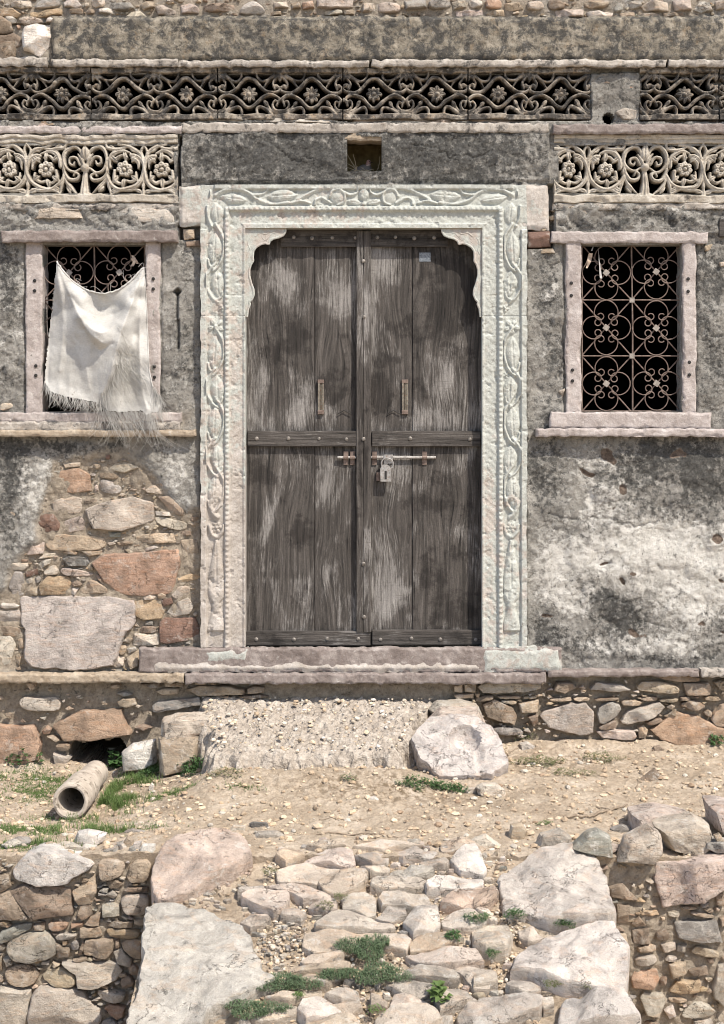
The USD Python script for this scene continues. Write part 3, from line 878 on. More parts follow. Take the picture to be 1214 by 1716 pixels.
# rubble where the plaster is gone
ST_L = """
r 250,240 290,140 380,130 430,160 440,235 350,250
b 520,135 560,105 630,108 672,125 600,152
b 300,105 390,98 385,120 310,128
t 445,108 485,110 480,132 448,132
o 608,48 635,38 662,50 640,64 612,60
d 508,68 530,60 532,85 512,88
n 412,15 445,8 445,35 415,38
q 480,190 510,182 570,205 588,240 560,255 490,250
n 475,155 520,148 575,165 565,183 480,178
i 455,215 470,208 478,240 468,258 455,250
b 250,282 380,270 403,285 402,340 370,352 258,350
n 405,278 470,275 472,310 410,312
s:4 412,330 480,300 640,268 742,300 740,385 590,430 450,425
d 170,380 200,350 255,350 290,400 280,435 210,440
i 290,430 310,385 390,360 408,385 405,430 340,440
t 415,390 430,385 446,425 418,430
t 215,470 250,452 500,462 508,505 470,528 300,532 225,520
e 520,440 585,442 580,465 530,466
t 630,470 700,450 840,443 850,490 720,495
b 745,365 800,368 905,395 900,425 850,432 760,400
p 750,340 820,342 825,362 755,360
t 765,270 820,262 890,330 885,360 830,350
b 690,245 740,205 785,245 785,258
i 120,520 150,470 212,490 205,545 130,550
r:4 450,590 500,555 860,522 868,600 825,735 690,748 580,738 515,690
k 300,570 330,557 420,562 430,590 415,605 330,605
i 285,630 310,608 450,640 440,655 320,655
b 205,630 260,595 282,630 270,648 210,650
p 180,600 200,575 245,570 235,595 195,615
b 180,570 210,545 265,543 255,562
o 295,540 330,525 372,535 365,553
t 390,535 490,532 480,550 430,556
b 40,600 60,588 130,590 135,605 110,625 50,622
d 115,635 175,618 180,645 125,660
g 40,700 70,630 105,635 118,690 110,745 60,752
s 115,670 150,660 155,685 120,700
g 160,665 185,652 198,668 185,690 160,685
t 130,740 150,695 180,700 178,748
o 185,700 225,655 330,655 340,690 320,740 195,745
n 345,685 370,672 398,690 390,700 350,705
p 335,740 350,708 378,712 360,748
t 385,725 430,672 470,680 515,715 515,735 400,740
t 430,600 445,588 450,625 418,628
n 455,650 470,640 515,690 500,700
q:5 97,765 110,752 640,760 648,830 640,905 600,940 580,1000 530,1098 200,1100 130,1075 120,1000 125,920 105,870
o 648,775 760,768 800,815 780,860 690,868 655,845
b 690,755 710,738 755,750 740,768 695,770
t 760,745 780,733 803,745 795,765 765,765
d 775,770 830,757 838,785 790,802
b 825,745 850,705 915,700 920,735 870,765 840,760
s 808,830 830,790 910,757 938,800 920,835 840,853
o 855,660 880,645 960,642 968,660 900,690 870,692
b 930,840 945,825 958,840 945,852
d 770,880 800,855 940,857 965,900 955,960 800,980 775,975
n 675,915 690,895 750,897 757,930 680,932
g 700,872 740,872 738,893 702,893
b 640,990 650,930 765,940 768,985 720,993
t 590,970 610,950 642,958 625,982
t 570,1030 580,985 612,990 605,1030 585,1038
p 610,1005 655,998 658,1015 620,1030
t 610,1050 670,1012 668,1090 630,1110
b 540,1085 570,1042 600,1050 595,1090 560,1100
b 668,1105 685,1062 692,1108
t 695,1110 705,1070 716,1110
p 0,785 30,775 90,795 85,808 0,812
s -20,825 90,820 98,850 95,880 20,892 -20,890
n -20,905 40,893 110,915 112,940 60,950 -20,935
c -30,950 50,945 75,990 60,1030 40,1100 -30,1105
t 80,960 108,948 118,1000 90,1005
t 70,1040 90,1030 102,1050 90,1090 72,1070
t 35,335 60,340 125,370 120,385 70,385
o 40,125 60,115 110,122 105,138 45,145
o 0,50 15,45 18,65 0,72
d 935,575 968,572 968,595 940,595
n 870,435 920,432 925,455 875,458
t 870,480 955,470 965,540 900,560
n 560,490 640,480 650,497 575,505
t 600,525 640,518 655,535 625,548
p 690,520 745,505 770,515 700,535
n 900,365 960,362 968,385 915,390
t 905,400 960,390 965,425 920,428
"""
ps = stones_from(ST_L, (0, 740), 2.89, WALL, WALLP, 0.026, 0.05, 1, sink=0.026, hk=0.20, shrink=1.03)
chips([tuple(q) for q in WALL.px(EXPOSED)], ps, WALL, WALLP, 330, 3, 0.005, 0.014, 0.014, sink=0.026)
# flat stones and bricks left in the plaster elsewhere (photo pixels)
stones_from("""
t 306,384 326,383 326,400 308,402
n 310,405 335,402 336,412 312,413
d:4 883,388 923,386 924,414 884,416
t:4 892,388 898,377 913,376 918,389
t 884,418 928,416 932,424 888,426
b:3 922,352 960,345 1000,350 998,362 940,364
t:3 919,362 930,358 945,362 940,370 922,369
p:3 150,352 220,346 292,352 296,374 200,372
b:3 0,352 60,347 140,350 142,366 10,368
r:3 1038,136 1066,139 1067,150 1040,150
n:3 1010,138 1025,134 1028,142 1012,144
s:3 1030,188 1048,180 1068,184 1068,200 1044,202
b 0,676 18,674 24,682 0,690
i 0,694 12,690 14,700 0,702
b:2 936,655 948,650 944,666
b:2 1205,440 1222,436 1222,446 1207,447
t:2 1180,412 1196,408 1192,420 1182,421
i:3 0,203 60,205 150,204 150,211 20,215 0,214
t:3 60,204 90,203 120,206 118,211 62,211
n:3 440,300 455,299 458,309 442,309
b:3 560,290 620,288 650,292 640,299 570,299
p:3 310,196 420,198 570,199 570,206 312,206
b:3 585,199 760,200 900,203 900,209 590,208
""", (0, 0), 1.0, WALL, WALLP, 0.020, 0.06, 2, sink=0.006, hk=0.30)

# ------------------------------------------------------------------ parapet rubble above the beam
PAR = put("parapet_wall", (lambda a: (a[0], a[1]))(slab(-300, -200, 1510, 36, 0.0, 0.08, 7, 0.006, 6.0)), M["plaster"], HOUSE, True,
          {"warm": 0.9, "dark": 0.14, "white": -0.1, "mint": -0.5, "bare": -0.5}, label="rubble courses above the sooty beam")
ST_T = """
b 35,10 60,2 105,5 110,25 70,30 38,25
g 112,28 125,5 160,0 203,0 207,22 150,32
p 212,10 225,0 262,0 277,18 260,27 215,24
b 305,-4 355,-6 356,24 310,26
g 365,12 440,8 452,28 420,38 370,32
t 470,15 490,4 520,6 522,26 480,34
p 330,30 360,26 390,34 385,48 332,44
b 420,56 440,40 470,36 497,56 470,62 425,62
b 520,26 545,14 592,36 590,50 530,52
i 605,18 640,10 670,28 668,46 608,46
t 680,16 788,12 790,38 684,42
p 795,48 820,12 850,2 880,20 896,44 840,52
t 900,40 945,38 944,52 905,54
b 915,10 960,4 970,26 920,28
n 975,10 1005,5 1010,28 980,30
r 1012,8 1050,2 1056,28 1015,32
i 1060,-4 1130,-8 1186,-4 1186,26 1110,32 1062,24
s 1085,36 1150,32 1150,50 1090,54
t 1150,38 1185,32 1190,50 1155,52
o 0,32 45,28 75,48 60,60 0,62
o 98,42 210,30 212,50 150,60 100,56
i 62,62 100,54 150,68 148,84 80,86
p 160,62 180,54 210,56 206,80 158,80
p 0,58 40,54 60,66 50,82 20,82
t 230,32 280,30 280,46 232,46
b 285,10 300,6 300,22 288,26
n 290,36 318,28 322,46 292,48
b 1214,12 1255,10 1260,38 1216,40
i 1264,12 1290,6 1344,12 1344,44 1268,46
g 1354,2 1430,-4 1432,28 1360,34
g 1434,2 1510,-2 1514,26 1440,34
b 1514,6 1560,-2 1566,24 1520,34
p 1569,0 1618,0 1619,24 1575,28
i 1525,38 1622,34 1624,56 1530,60
r 1624,2 1660,-4 1684,4 1682,30 1630,32
t 1690,14 1740,8 1758,30 1720,38 1692,34
b 1764,8 1820,4 1830,26 1800,38 1768,32
t 1628,38 1690,34 1694,54 1632,58
n 1834,2 1860,-2 1894,10 1892,32 1840,36
i 1858,34 1960,30 1956,58 1864,62
t 1954,2 2040,-4 2044,26 1960,30
p 1964,42 2010,36 2058,44 2054,58 1970,60
g 2054,14 2088,12 2088,40 2060,42
s 2104,6 2150,0 2154,26 2110,34
b 2144,22 2180,2 2240,8 2244,38 2160,40
i 2254,2 2316,-2 2320,34 2262,38
p 2324,34 2350,2 2376,8 2390,38 2350,44
b 2394,4 2440,0 2440,30 2400,34
t 2074,44 2128,42 2130,58 2078,60
b 2144,46 2214,44 2214,60 2150,60
n 2220,44 2290,42 2300,56 2226,58
"""
pp = stones_from(ST_T, (0, 0), 2.0, WALL, PAR, 0.045, 0.06, 4, sink=0.0, rough=0.005, hk=0.35)
chips([tuple(q) for q in WALL.px([(-10, -2), (1224, -2), (1224, 30), (-10, 30)])], pp, WALL, PAR, 120, 5, 0.007, 0.016, 0.022)

# ------------------------------------------------------------------ the sooty beam and its broken left end
BEAM = put("beam", slab(88, 29, 1520, 106, 0.050, -0.02, 3, 0.010, 2.0, 3.5, 0.025, 8), M["beam"], HOUSE, 50, {"mint": 0.0}, label="long sooty beam of rough plaster across the top")
BE = put("beam_end", slab(-300, 40, 92, 112, 0.012, -0.05 + 0.02, 31, 0.010, 3.0), M["plaster"], HOUSE, True, {"warm": 0.6, "dark": 0.3, "white": 0.0, "mint": -0.5, "bare": -0.5}, label="broken left end of the beam")
stones_from("""
w:8 178,210 205,118 300,102 495,98 492,215 420,250 325,362 195,312
n:5 -60,190 60,190 115,165 165,190 180,260 120,300 -60,262
n:5 -60,50 30,40 100,90 115,160 60,185 -60,182
r:4 130,110 160,90 174,125 150,148
i:4 150,45 230,33 340,68 346,98 200,108
p:4 360,92 380,40 490,35 480,82
n:5 -60,275 70,230 130,235 140,410 -60,415
s:4 140,300 205,350 150,362
""", (0, 20), 4.67, WALL, BE, 0.05, 0.05, 6, sink=-0.006, hk=0.5)
for k, (a, b_, c, d) in enumerate(((-200, 98, 82, 113), (88, 102, 300, 114), (303, 104, 620, 114.5), (624, 103, 1115, 114.5), (1119, 103, 1420, 114.5))):
    put("ledge_slab", slab(a, b_, c, d, 0.052 + 0.002 * k, -0.02, 40 + k, 0.006, 1.6, 2.6, 0.012, 1.0), M["ledge"], HOUSE, 50, {"mint": -0.3})


# ------------------------------------------------------------------ carving: a relief raster fed with strokes, leaves, flowers
class Relief:
    def __init__(self, x0, y0, x1, y1, step, fold=None, hand=0.0):
        self.X, self.Y = np.meshgrid(np.arange(x0, x1 + step / 2, step), np.arange(y1, y0 - step / 2, -step))
        q = np.stack([self.X / 24, self.Y / 24, np.full_like(self.X, hand)], -1)          # the carver's hand
        hx, hy = ((fbm(q, 2, s) - 0.5) * 6.5 * (hand > 0) for s in (201, 202))
        self.U, self.V = fold(self.X + hx, self.Y + hy) if fold else (self.X, self.Y)
        self.H = np.zeros_like(self.X)

    def up(self, sel, h):
        self.H[sel] = np.maximum(self.H[sel], h)

    def stroke(self, pts, w0, w1=None, h=1.0, wm=None, groove=0.0):
        w1 = w0 if w1 is None else w1
        c = resample(spline(pts), 0.6, closed=False)
        t = np.linspace(0, 1, len(c))
        w = np.interp(t, [0, 0.5, 1], [w0, wm if wm is not None else (w0 + w1) / 2, w1]) / 2
        m = w.max() + 1
        sel = (self.U > c[:, 0].min() - m) & (self.U < c[:, 0].max() + m) & (self.V > c[:, 1].min() - m) & (self.V < c[:, 1].max() + m)
        if not sel.any():
            return
        d, i = cKDTree(c).query(np.c_[self.U[sel], self.V[sel]])
        x = d / w[i]
        hh = h * np.sqrt(np.clip(1 - x**2, 0, 1)) * np.clip(0.55 + 0.45 * w[i] / w.max(), 0, 1)
        if groove:
            hh = hh * (1 - groove * np.exp(-((x - 0.35) / 0.22) ** 2))
        self.up(sel, hh)

    def almond(self, cx, cy, ln, wd, ang, h=1.0, rib=0.35, veins=0.0):
        a = math.radians(ang)
        u = (self.U - cx) * math.cos(a) + (self.V - cy) * math.sin(a)
        v = -(self.U - cx) * math.sin(a) + (self.V - cy) * math.cos(a)
        t = np.clip(1 - (2 * u / ln) ** 2, 0, 1)
        wv = wd / 2 * t + 1e-6
        x = np.abs(v) / wv
        sel = (x < 1) & (t > 0)
        hh = h * np.clip(1 - x**2, 0, 1) ** 0.45 * (0.55 + 0.45 * t)
        hh = hh * (1 - rib * np.exp(-(v / 1.1) ** 2))
        if veins:
            hh = hh * (1 - veins * (0.5 + 0.5 * np.sin(v * 2.2)) * (np.abs(v) > 1.5))
        self.up(sel, hh[sel])

    def disc(self, cx, cy, r, h=1.0):
        d = np.hypot(self.U - cx, self.V - cy) / r
        sel = d < 1
        self.up(sel, h * np.sqrt(1 - d[sel] ** 2))

    def flower(self, cx, cy, r, n, h=1.0, a0=0.0, beads=False):
        for k in range(n):
            a = a0 + 2 * math.pi * k / n
            if beads:
                x, y = cx + 0.66 * r * math.cos(a), cy + 0.66 * r * math.sin(a)
                d = np.hypot(self.U - x, self.V - y) / (0.36 * r)
                sel = d < 1
                self.up(sel, (h * np.sqrt(1 - d**2 * 0.99, where=d < 1, out=np.zeros_like(d)) * (0.55 + 0.45 * np.clip(d * 1.6, 0, 1)))[sel])
            else:
                self.almond(cx + 0.62 * r * math.cos(a), cy + 0.62 * r * math.sin(a), 0.85 * r, 0.50 * r, math.degrees(a), h * 0.9, 0.5)
        self.disc(cx, cy, 0.30 * r, h * 1.05)

    def bar(self, y0, y1, h, soft=1.5):
        t = np.clip(np.minimum(self.V - y0, y1 - self.V) / soft, 0, 1)
        self.up(t > 0, (h * np.sqrt(np.clip(1 - (1 - t) ** 2, 0, 1)))[t > 0])

    def mesh(self, y_front, scale, back, thr=None, mask=None, wear=0.0, seed=0):
        q = np.stack([self.X / 9, self.Y / 9, np.full_like(self.X, seed * 1.7)], -1)
        h = self.H * (1 - wear * sstep(0.45, 0.75, fbm(q * 0.5, 3, seed)))
        h = gaussian_filter(h, 0.6)
        d = y_front + scale * h + (fbm(q, 3, seed + 1) - 0.5) * 0.003 * (scale / 0.03 + 0.5)
        pos = P(self.X, self.Y, 0.0)
        pos[..., 1] = -d
        keep = np.ones(np.array(self.X.shape) - 1, bool)
        if thr is not None:
            k = h > thr
            keep &= (k[:-1, :-1] & k[1:, 1:]) | (k[:-1, 1:] & k[1:, :-1])
        if mask is not None:
            cx, cy = (self.X[:-1, :-1] + self.X[1:, 1:]) / 2, (self.Y[:-1, :-1] + self.Y[1:, 1:]) / 2
            keep &= mask(cx, cy)
        return grid_mesh(pos, keep, to_y(back))


def frieze_panel(x0, x1, ax, seed):
    """One panel of the upper band between x0 and x1; ax = column of a palmette axis."""
    R = Relief(x0, 114, x1, 201, 0.8, lambda X, Y: (52 + np.abs(np.mod(X - ax + 104, 104) - 52), Y - 114), hand=seed * 1.3)
    R.bar(-1, 9.5, 1.0)
    R.bar(77, 88, 1.0)
    R.flower(52, 43.5, 14.5, 8, 0.8)
    R.stroke([(44, 20), (52, 16.5), (60, 19.5), (72, 32), (84, 40), (96, 40.5), (103, 36), (102, 31)], 6.5, 5, 0.95, groove=0.25)
    R.stroke([(44, 63), (52, 66.5), (60, 63), (72, 51), (84, 45), (95, 46.5), (102, 52), (100, 57)], 6.5, 5, 0.95, groove=0.25)
    R.stroke([(104, 12), (94, 14), (84, 20), (77, 31)], 7, 3, 0.8, groove=0.3)
    R.stroke([(104, 14), (97, 17), (92, 26), (95, 35)], 5, 4, 0.75)
    R.disc(97.5, 30, 4.4, 0.8)
    R.stroke([(93, 12), (82, 20), (71, 21), (65, 15), (64, 10)], 6, 4, 0.85, groove=0.2)
    R.almond(104, 14, 18, 9, 90, 0.9)
    R.stroke([(104, 74), (95, 73), (86, 67), (78, 55)], 7, 3, 0.8, groove=0.3)
    R.almond(80, 59, 15, 7, 58, 0.8)
    R.stroke([(104, 72), (96, 70), (91, 62), (94, 55), (99, 58), (98, 63)], 5, 4, 0.8)
    R.stroke([(92, 77), (80, 68), (70, 65), (65, 70), (65, 77)], 6.5, 5, 0.85, groove=0.2)
    return R.mesh(-0.010, 0.040, 0.055, thr=0.16, wear=0.5, seed=seed)


for k, (a, b_, ax) in enumerate(((-55, 152, -52 + 104), (154.5, 364.5, 259), (366.5, 573.5, 470), (576, 783, 680), (785.5, 989, 888), (1072, 1203, 1096), (1206, 1410, 1308))):
    v, f, _ = frieze_panel(a, b_, ax, 60 + k)
    put("carved_frieze_panel", (v, f), M["frieze"], HOUSE, True, {"mint": 0.0})


def lattice_panel(x0, x1, ax, seed):
    def fold(X, Y):
        u = np.abs(X - ax)
        return np.where(u < 97, u, 194 - u), Y - 240
    R = Relief(x0, 226, x1, 341, 0.8, fold, hand=seed * 1.3)
    R.bar(-14.5, -6, 0.95)
    R.bar(-6.5, 1.5, 0.75)
    R.bar(86, 101, 0.95)
    far = np.abs(R.X - ax) > 112
    for pts, w0, w1, h, wm in (
            ([(0, 86), (0, 74), (0, 60), (0, 44)], 20, 8, 1.0, 13), ([(0, 86), (7, 85), (11, 86)], 7, 5, 0.9, None),
            ([(2, 38), (6, 28), (12, 18)], 6, 3, 0.9, 7),
            ([(3, 29), (10, 10), (22, 5), (33, 14), (36, 30), (29, 43), (17, 47), (8, 42)], 5, 4, 0.9, 9),
            ([(8, 36), (15, 24), (24, 25), (25, 33), (19, 36), (17, 31)], 5, 4, 0.9, 6),
            ([(37, 34), (34, 50), (26, 61), (14, 61), (10, 53), (16, 49), (19, 54)], 5, 4, 0.9, 8),
            ([(36, 56), (29, 70), (14, 85)], 5, 3, 0.9, 8), ([(36, 56), (40, 70), (43, 85)], 5, 3, 0.9, 8),
            ([(36, 54), (44, 68), (58, 76), (76, 75), (90, 65), (96, 48), (94, 32), (84, 22), (76, 21)], 7, 7, 0.95, 9),
            ([(42, 40), (43, 28), (50, 18), (62, 13), (75, 17)], 8, 4, 0.9, 11),
            ([(50, 47), (49, 60), (58, 66), (66, 63)], 7, 4, 0.85, 8), ([(66, 62), (76, 65), (84, 58), (84, 48)], 5, 4, 0.85, 8),
            ([(78, 26), (87, 32), (88, 42)], 7, 4, 0.85, 8), ([(52, 30), (60, 22), (70, 24)], 6, 4, 0.8, 6),
            ([(33, 0), (38, 9), (52, 11), (66, 8), (74, 1)], 6, 3, 0.9, 8), ([(57, 3), (76, 7), (90, 18), (96, 36)], 6, 6, 0.9, 9),
            ([(97, 30), (92, 14), (97, 3), (104, 2), (107, 9), (102, 13)], 4, 4, 0.9, 6),
            ([(44, 85), (58, 78), (74, 79), (90, 78), (95, 86)], 6, 4, 0.85, 8), ([(97, 60), (97, 76), (97, 86)], 5, 7, 0.85, None)):
        R.stroke(pts, w0 * .86, w1 * .86, h, wm and wm * .86, groove=0.38)
    R.almond(0, 15, 30, 14, 90, 1.0)
    for ax_, ay_, an_ in ((49, 27, 40), (83, 26, 140), (51, 60, 140), (82, 58, 40), (66, 22, 80), (64, 66, 100)):
        R.almond(ax_, ay_, 19, 8, an_, 0.85, 0.5)
    for ax_, ay_, an_ in ((46, 8, 20), (80, 12, 30), (48, 77, 150), (88, 80, 20), (97, 70, 90), (36, 46, 90), (28, 78, 125)):
        R.almond(ax_, ay_, 17, 7, an_, 0.8, 0.5)
    R.disc(0, 41, 7.5, 1.05)
    R.flower(66, 43, 13, 7, 0.95, 0.3, beads=True)
    return R.mesh(-0.012, 0.042, 0.06, thr=0.17, wear=0.32, seed=seed)


for k, (a, b_, ax) in enumerate(((-160, 298.5, 143), (928.5, 1385, 1082))):
    v, f, _ = lattice_panel(a, b_, ax, 80 + k)
    put("carved_lattice_panel", (v, f), M["lattice"], HOUSE, True, {"mint": 0.0}, label=("pale openwork panel of flower scrolls above the window with the cloth", "pale openwork panel of flower scrolls above the bare grilled window")[k])

# long stone courses
for nm, mt, args, lab in (
        ("ledge_slab", "purple", (925, 210, 1420, 226, 0.055, -0.01), "reddish ledge above the right carved panel"),
        ("ledge_slab", "pinkstone", (-200, 212, 305, 224, 0.030, -0.01), None), ("ledge_slab", "ledge", (306, 207, 920, 223, 0.032, -0.01), None),
        ("ledge_slab", "ledge", (-200, 340, 300, 352, 0.020, -0.02), None), ("ledge_slab", "ledge", (926, 340, 1420, 352, 0.020, -0.02), None),
        ("plinth_ledge", "tanledge", (-280, 1125, 312, 1140, 0.085, -0.01), "tan ledge along the foot of the wall"),
        ("plinth_ledge", "purple", (314, 1124, 913, 1141, 0.092, -0.01), "purple ledge below the threshold"),
        ("plinth_ledge", "purple", (917, 1119, 1168, 1130, 0.080, -0.01), None), ("plinth_ledge", "ledge", (1171, 1118, 1480, 1131, 0.082, -0.01), None)):
    put(nm, slab(*args, seed=int(args[0]) % 97, rough=0.007, step=1.5, edge=2.2, chip=0.012, bev=1.0), M[mt], HOUSE, 50, {"mint": -0.3}, **({"label": lab} if lab else {}))

# ------------------------------------------------------------------ niche with its lintel
NI = thing("niche", parent=HOUSE)
a, b_ = P(580, 289, 0.0), P(642, 229, 0.0)
for nm, lo, hi in (("niche_back", (a[0], 0.27, a[2]), (b_[0], 0.29, b_[2])), ("niche_side", (a[0] - .02, -0.005, a[2]), (a[0], 0.29, b_[2])), ("niche_side", (b_[0], -0.005, a[2]), (b_[0] + .02, 0.29, b_[2])),
                   ("niche_floor", (a[0] - .02, -0.012, a[2] - .03), (b_[0] + .02, 0.29, a[2])), ("niche_top", (a[0] - .02, 0.0, b_[2]), (b_[0] + .02, 0.29, b_[2] + .02))):
    put(nm, box(lo, hi), M["niche"], NI, False)
put("niche_lintel", slab(577, 223, 644, 236, 0.022, 0.10, 17, 0.004, 1.5, 1.5, 0.008), M["tanledge"], NI, 50, {"mint": -0.3})

# ------------------------------------------------------------------ carved door surround
SUR = thing("door_surround", parent=HOUSE)


def fold610(X, Y):
    return np.where(X > 610, 1220 - X, X), Y


R = Relief(338, 311, 882, 1083, 1.0, fold610)
X, Y, U = R.X, R.Y, R.U
side = U < 386                                                        # outer carved band of the jambs
lint = (Y < 353) & ~(side & (Y > 349))
H0 = np.where(side, 0.030, 0.030)
# base levels (metres)
base = np.full_like(X, 0.030)
vine = ((U > 346) & (U < 377) & (Y > 345)) | ((Y > 318) & (Y < 346) & (U > 352))
rim = ((U <= 347) & (Y > 385)) | ((Y <= 318) & (U > 360)) | ((Y > 346) & (Y <= 349) & (U > 384))
base = np.where(rim, 0.046, base)
bead_v = (U >= 378) & (U <= 385.5) & (Y > 352)
bead_h = (Y >= 349) & (Y <= 354.5) & (U > 378)
bead = 0.040 + 0.012 * np.sqrt(np.clip(1 - ((U - 381.8) / 4.2) ** 2, 0, 1)) * (0.75 + 0.25 * np.cos(2 * np.pi * Y / 8.6))
beadh = 0.040 + 0.012 * np.sqrt(np.clip(1 - ((Y - 351.7) / 3.4) ** 2, 0, 1)) * (0.75 + 0.25 * np.cos(2 * np.pi * X / 8.6))
inner_v = (U > 385.5) & (Y > 354)
inner_h = (Y > 354.5) & (Y < 384) & (U > 386)
band = 0.030 - 0.0014 * (0.5 + 0.5 * np.cos((Y + (U - 386) * 0.9) * 2 * np.pi / 13)) * sstep(388, 392, U) * (U < 409)
band = np.where(U > 408.5, 0.036, band)
bandh = 0.030 - 0.0022 * (0.5 + 0.5 * np.cos((U * 0.55 + (Y - 354) * 0.9) * 2 * np.pi / 15)) * (Y > 357) * (Y < 373)
bandh = np.where(Y > 375, 0.038, bandh)
base = np.where(inner_v, band, base)
base = np.where(inner_h & (U - 386 > (Y - 354) * 0.9), bandh, base)
base = np.where(bead_v, bead, base)
base = np.where(bead_h, beadh, base)
base = np.where(np.abs(Y - 530) < 0.9, base - 0.006, base)
# vines
for k, (y, c, s) in enumerate(((418, 361, 1), (476, 366, -1), (592, 361, 1), (652, 366, -1), (708, 361, 1), (768, 366, -1), (822, 361, 1))):
    ln = 56 if s > 0 else 46
    R.almond(c, y, ln, 23, 90 + 3 * s, 1.0, 0.45, 0.22)
    R.stroke([(362, y - ln * 0.75), (362 + 13 * s, y - ln * 0.35), (362 + 14 * s, y + 4), (362 + 6 * s, y + ln * 0.48), (362 - 4 * s, y + ln * 0.66)], 5.5, 4.5, 0.95)
    R.stroke([(362 - 12 * s, y + ln * 0.30), (362 - 9 * s, y + ln * 0.5), (362, y + ln * 0.62)], 4, 4, 0.8)
for cx, cy, r in ((374, 517, 7), (363, 548, 14), (372, 628, 6), (354, 738, 6), (372, 796, 6)):
    R.flower(cx, cy, r, 5, 0.85, 0.4)
R.almond(365, 359, 36, 22, 84, 1.0, 0.45, 0.2)
R.stroke([(353, 322), (349, 340), (350, 365), (356, 380)], 5, 5, 0.9)
R.stroke([(372, 845), (371, 836), (362, 832), (354, 842), (358, 858), (366, 866)], 6, 8, 0.95)
# vase at the foot of the jambs
R.flower(364, 883, 10, 6, 0.8)
R.stroke([(352, 880), (356, 893), (364, 899), (372, 893), (377, 880)], 6, 6, 0.95)
prof = np.interp(Y, [903, 912, 940, 965, 985, 1000, 1009, 1014, 1018, 1030, 1046, 1047, 1056], [2.5, 4, 9, 13.5, 15, 12.5, 6, 8, 6, 10, 15, 15.5, 15.5])
x = np.abs(U - 364) / prof
sel = (x < 1) & (Y > 903) & (Y < 1056)
R.up(sel, (0.95 * np.sqrt(np.clip(1 - x**2, 0, 1)) * (1 - 0.3 * np.exp(-((U - 364) / 1.2) ** 2) * (Y < 985)))[sel])
# the lintel's scrolls
R.stroke([(362, 328), (378, 320), (400, 318), (418, 324), (432, 335), (455, 343), (484, 341)], 6, 5, 0.95, groove=0.2)
R.almond(392, 334, 46, 17, 8, 1.0, 0.4, 0.2)
R.stroke([(424, 328), (442, 326), (450, 318)], 5, 4, 0.85)
R.almond(474, 329, 52, 23, -4, 1.0, 0.4, 0.22)
R.stroke([(500, 336), (514, 328), (530, 320), (552, 316), (570, 322)], 5, 6, 0.95, groove=0.2)
R.disc(566, 332, 12, 0.75)
R.stroke([(553, 330), (558, 321), (570, 319), (578, 328), (576, 340), (566, 345)], 5, 4, 1.0)
R.stroke([(528, 344), (530, 336), (540, 333), (556, 342)], 5, 4, 0.9)
R.stroke([(488, 342), (505, 338), (520, 342)], 5, 4, 0.9)
R.stroke([(574, 322), (588, 328), (598, 324), (600, 318)], 6, 4, 0.9)
R.almond(610, 327, 24, 18, 90, 1.0, 0.1)
R.almond(594, 340, 26, 11, 8, 0.9, 0.3)
R.disc(610, 343, 4.5, 0.9)
relief = gaussian_filter(R.H, 0.6) * vine
q = np.stack([X / 14, Y / 14, X * 0], -1)
chipq = np.clip(fbm(q * 1.3, 4, 97) - 0.62, 0, 1)
depth = gaussian_filter(base, 0.55) + 0.020 * relief * (1 - 0.45 * sstep(0.52, 0.75, fbm(q * 0.6, 3, 96))) + (fbm(q, 3, 91) - 0.5) * 0.005 + (fbm(q * 5, 3, 92) - 0.5) * 0.0026 - 0.035 * chipq
erode = sstep(0.5, 0.72, fbm(q * 0.35, 4, 93))
depth = depth - erode * 0.003
edge_wob = 3.5 * (fbm(np.stack([Y / 16, Y * 0, X * 0], -1), 3, 94) - 0.5)
pos = P(X - edge_wob * (np.abs(X - 338) < 3) + edge_wob * (np.abs(X - 882) < 3), Y, 0.0)
pos[..., 1] = -depth
cx, cy = (X[:-1, :-1] + X[1:, 1:]) / 2, (Y[:-1, :-1] + Y[1:, 1:]) / 2
cu = np.where(cx > 610, 1220 - cx, cx)
body = ~((cu > 412) & (cy > 382.5))
lintel = cy < 384
mint_map = 0.10 * sstep(900, 700, Y) - 0.16 * sstep(820, 960, Y) * (X < 610) + 0.10 * (X > 610) - 0.10 * (inner_v & (U < 408)) * (Y > 560) * (X < 610) + 0.05 * (Y < 350) - 0.04 * inner_v * (X > 610) * (Y > 700) * (X < 826)
for nm, m in (("carved_lintel", body & lintel), ("carved_jamb", body & ~lintel & (cx < 610)), ("carved_jamb", body & ~lintel & (cx > 610))):
    v, f, src = grid_mesh(pos, m, to_y(0.085))
    put(nm, (v, f), M["surround"], SUR, True, {"mint": mint_map.ravel()[src]})
for k, (a, b_, c, d) in enumerate(((302, 312, 350, 379), (870, 311, 919, 386))):
    v, f = slab(a, b_, c, d, 0.028, 0.08, 95 + k, 0.006, 1.5, 2.5, 0.016, 6)
    put("corner_block", (v, f), M["surround"], SUR, 45, {"mint": 0.04 - 0.1 * k})

